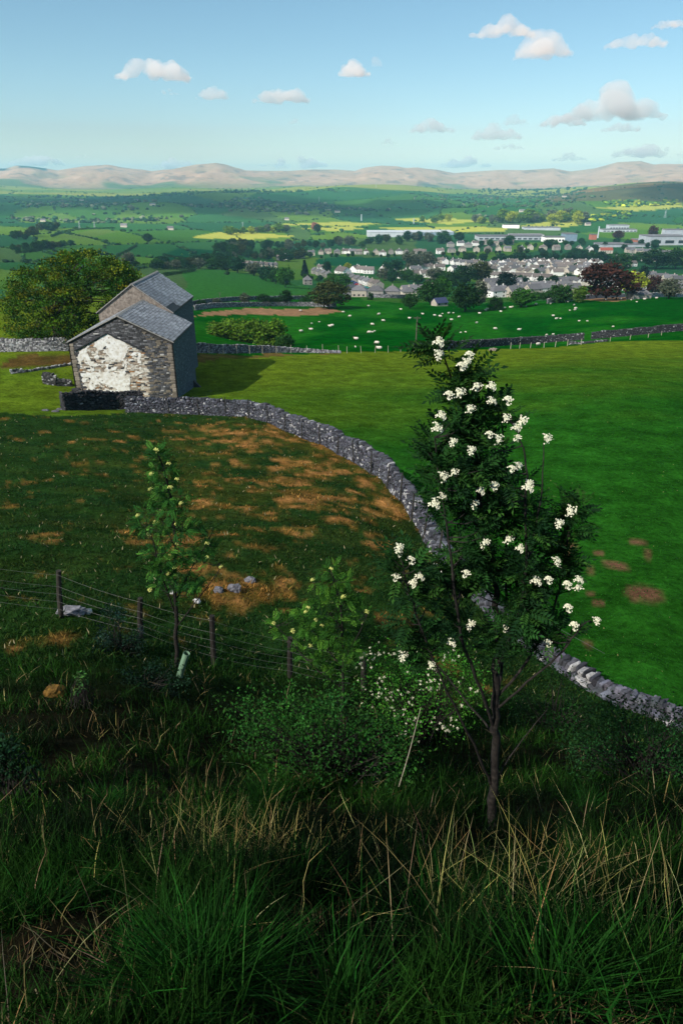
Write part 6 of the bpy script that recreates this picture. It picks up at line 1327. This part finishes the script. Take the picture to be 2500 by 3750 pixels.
# ------------------------------------------------------------------ the air: one even haze round the whole place
zt = float(GZ.max())+40; zb_ = float(GZ.min())-12
hm = bpy.data.materials.new('haze_air'); hm.use_nodes = True; hn = hm.node_tree; hn.nodes.clear()
pv = hn.nodes.new('ShaderNodeVolumePrincipled'); ho = hn.nodes.new('ShaderNodeOutputMaterial'); hn.links.new(pv.outputs[0], ho.inputs['Volume'])
pv.inputs['Color'].default_value = (.38,.78,1.0,1); pv.inputs['Density'].default_value = 8.5e-5; pv.inputs['Anisotropy'].default_value = .1
V, F = box(-13500,13500,-13500,13500,zb_,zt)
haze = obj('haze', mesh_data('haze', V, F, hm)); tag(haze, 'thin blue haze filling the valley air', 'haze', kind='stuff')
# ------------------------------------------------------------------ clouds
cm_ = bpy.data.materials.new('cloud_vapour'); cm_.use_nodes = True; cn = cm_.node_tree; cn.nodes.clear()
cv = cn.nodes.new('ShaderNodeVolumePrincipled'); co = cn.nodes.new('ShaderNodeOutputMaterial'); cn.links.new(cv.outputs[0], co.inputs['Volume'])
cv.inputs['Color'].default_value = (.94,.905,.895,1); cv.inputs['Anisotropy'].default_value = .2
def vapour(d):
    m = cm_.copy(); m.node_tree.nodes['Principled Volume'].inputs['Density'].default_value = d; return m
ctex = bpy.data.textures.new('cloud_noise', 'CLOUDS'); ctex.noise_depth = 4
def cloud(label, C, w_, h_, seed, od=4.0, n=40, depth=.6, fat=1.45, name='cloud', group='cumulus clouds'):
    r = np.random.default_rng(seed); Vs = []
    for i in range(n):
        u = r.uniform(-1,1); env = (1-abs(u)**1.6); rad = h_*(.10+.24*env*r.random())
        p = np.array([u*w_*.42, r.normal()*w_*depth*.16, rad*.5+(h_*.55*env*r.random()**1.5)])
        V, F = ICO1; Vs.append((V*np.array([rad*fat,rad*fat,rad])+p, F))
    V, F = join(Vs); V[:,2] = np.where(V[:,2] < 0, V[:,2]*.22, V[:,2])
    tmp = obj('tmp', mesh_data('tmp', V, F)); vx = w_/34
    m = tmp.modifiers.new('r', 'REMESH'); m.mode = 'VOXEL'; m.voxel_size = vx
    t2 = ctex.copy(); t2.noise_scale = h_*.30; d = tmp.modifiers.new('d', 'DISPLACE'); d.texture = t2; d.strength = h_*.30; d.mid_level = .5; d.texture_coords = 'LOCAL'
    dg = bpy.context.evaluated_depsgraph_get(); me = bpy.data.meshes.new_from_object(tmp.evaluated_get(dg)); bpy.data.objects.remove(tmp)
    me.name = 'cloud'; me.materials.clear(); me.materials.append(vapour(.17*od/(h_*.5)))
    o = obj(name, me, None, C); tag(o, label, 'cloud', group); return o
CB = 1250.0
def cloud_px(label, px, py, wpx, hpx, seed, od=4.0, n=26):
    d = ray(px, py+hpx*.45); el = d[2]/math.hypot(d[0],d[1]); rng_ = min(CB/max(el,.001), 42000); d = d/math.hypot(d[0],d[1])
    P = d*rng_; k = P[1]*math.cos(PITCH)-P[2]*math.sin(PITCH); k = k/FPX
    o = cloud(label, P, wpx*k, hpx*k, seed, od, n); o.rotation_euler = (0,0,-math.atan2(P[0],P[1])); return o
for i,(l,x,y,w_,h_,od) in enumerate([
 ('large flat-bottomed white cloud high on the left',566,250,320,95,4.5),('thin faint wisp below the large left cloud',614,336,110,22,1.0),('small soft cloud right of the faint wisp',778,340,140,52,2.4),('long white cloud left of centre',1036,345,250,72,4.2),
 ('compact white cloud in the centre of the sky',1296,250,140,62,3.6),('small wisp touching the compact centre cloud',1378,225,36,40,.9),('broad cloud cut by the top edge at right',1840,105,290,75,3.4),('puffy cloud below the broad top cloud',1985,165,240,95,3.6),
 ('ragged cloud at the top right corner',2330,145,270,66,2.6),('small cloud at the top right edge',2450,85,160,36,2.0),('biggest cloud, long and bright on the right',2240,385,420,120,5.0),('low shelf cloud under the biggest cloud',2060,440,210,50,4.0),('small puff under the right end of the biggest cloud',2270,465,180,40,2.2),
 ('flat cloud right of centre low in the sky',1580,462,205,52,2.8),('lumpy cloud under the middle right sky',1815,485,240,62,3.0),('thin cloud under the lumpy cloud',1860,537,150,28,1.6),('faint puff above the lumpy cloud',1885,440,110,40,1.4),('tiny faint cloud left of the flat cloud',1425,520,80,24,1.0),
 ('little faint puff below the long white cloud',1080,445,60,20,.9),('cloud bank on the fell skyline left of centre',1080,595,430,50,5.0),('cloud bank behind the left fells',640,600,220,44,4.0),('pale cloud bank at the far left skyline',140,585,260,50,4.0),('pale cloud over the skyline right of centre',1700,595,260,44,4.5),
 ('pale cloud bank low at the right edge',2360,550,320,60,4.0),('small cloud above the right skyline',2080,575,160,34,1.6),('tiny faint wisp at the left below the blue',300,570,70,18,.8)]):
    cloud_px(l, x, y, w_, h_, 300+i, od, 20 if w_ < 120 else 44)
# clouds overhead, out of the picture, whose shadows lie on the hills
def shade(label, gx_, gy_, w_, dep, seed, od=5.0, alt=950):
    k = (alt+90)/math.tan(SUN_EL); hd = np.array([sund.x, sund.y])/math.hypot(sund.x, sund.y)
    o = cloud(label, (gx_+hd[0]*k, gy_+hd[1]*k, alt), w_, 300, seed, od*1.25, 90, dep/w_*2.0, 4.5, group='clouds drifting above the valley'); return o
SHADE = [('cloud overhead shading the hills left of centre',-800,3050,3000,1300),('cloud overhead shading the right-hand slopes',1700,2800,1300,700),('cloud overhead shading the far left fields',-2300,2600,1500,1400)]
for i,(l,a,b,c,d) in enumerate(SHADE): shade(l, a, b, c, d, 400+i)

# a thin veil of cloud high over the viewpoint and the town softens the sun here
vV, vF = ICO2; kv = 990/math.tan(SUN_EL); hd = np.array([sund.x, sund.y])/math.hypot(sund.x, sund.y)
veil = obj('cloud', mesh_data('cloud', vV*np.array([1500,1050,60])*(1+.04*rng.normal(size=(len(vV),1))), vF, vapour(.0032), True), None, (100+hd[0]*kv, 420+hd[1]*kv, 900)); tag(veil, 'thin veil of cloud overhead above the viewpoint and the town', 'cloud', 'clouds drifting above the valley')
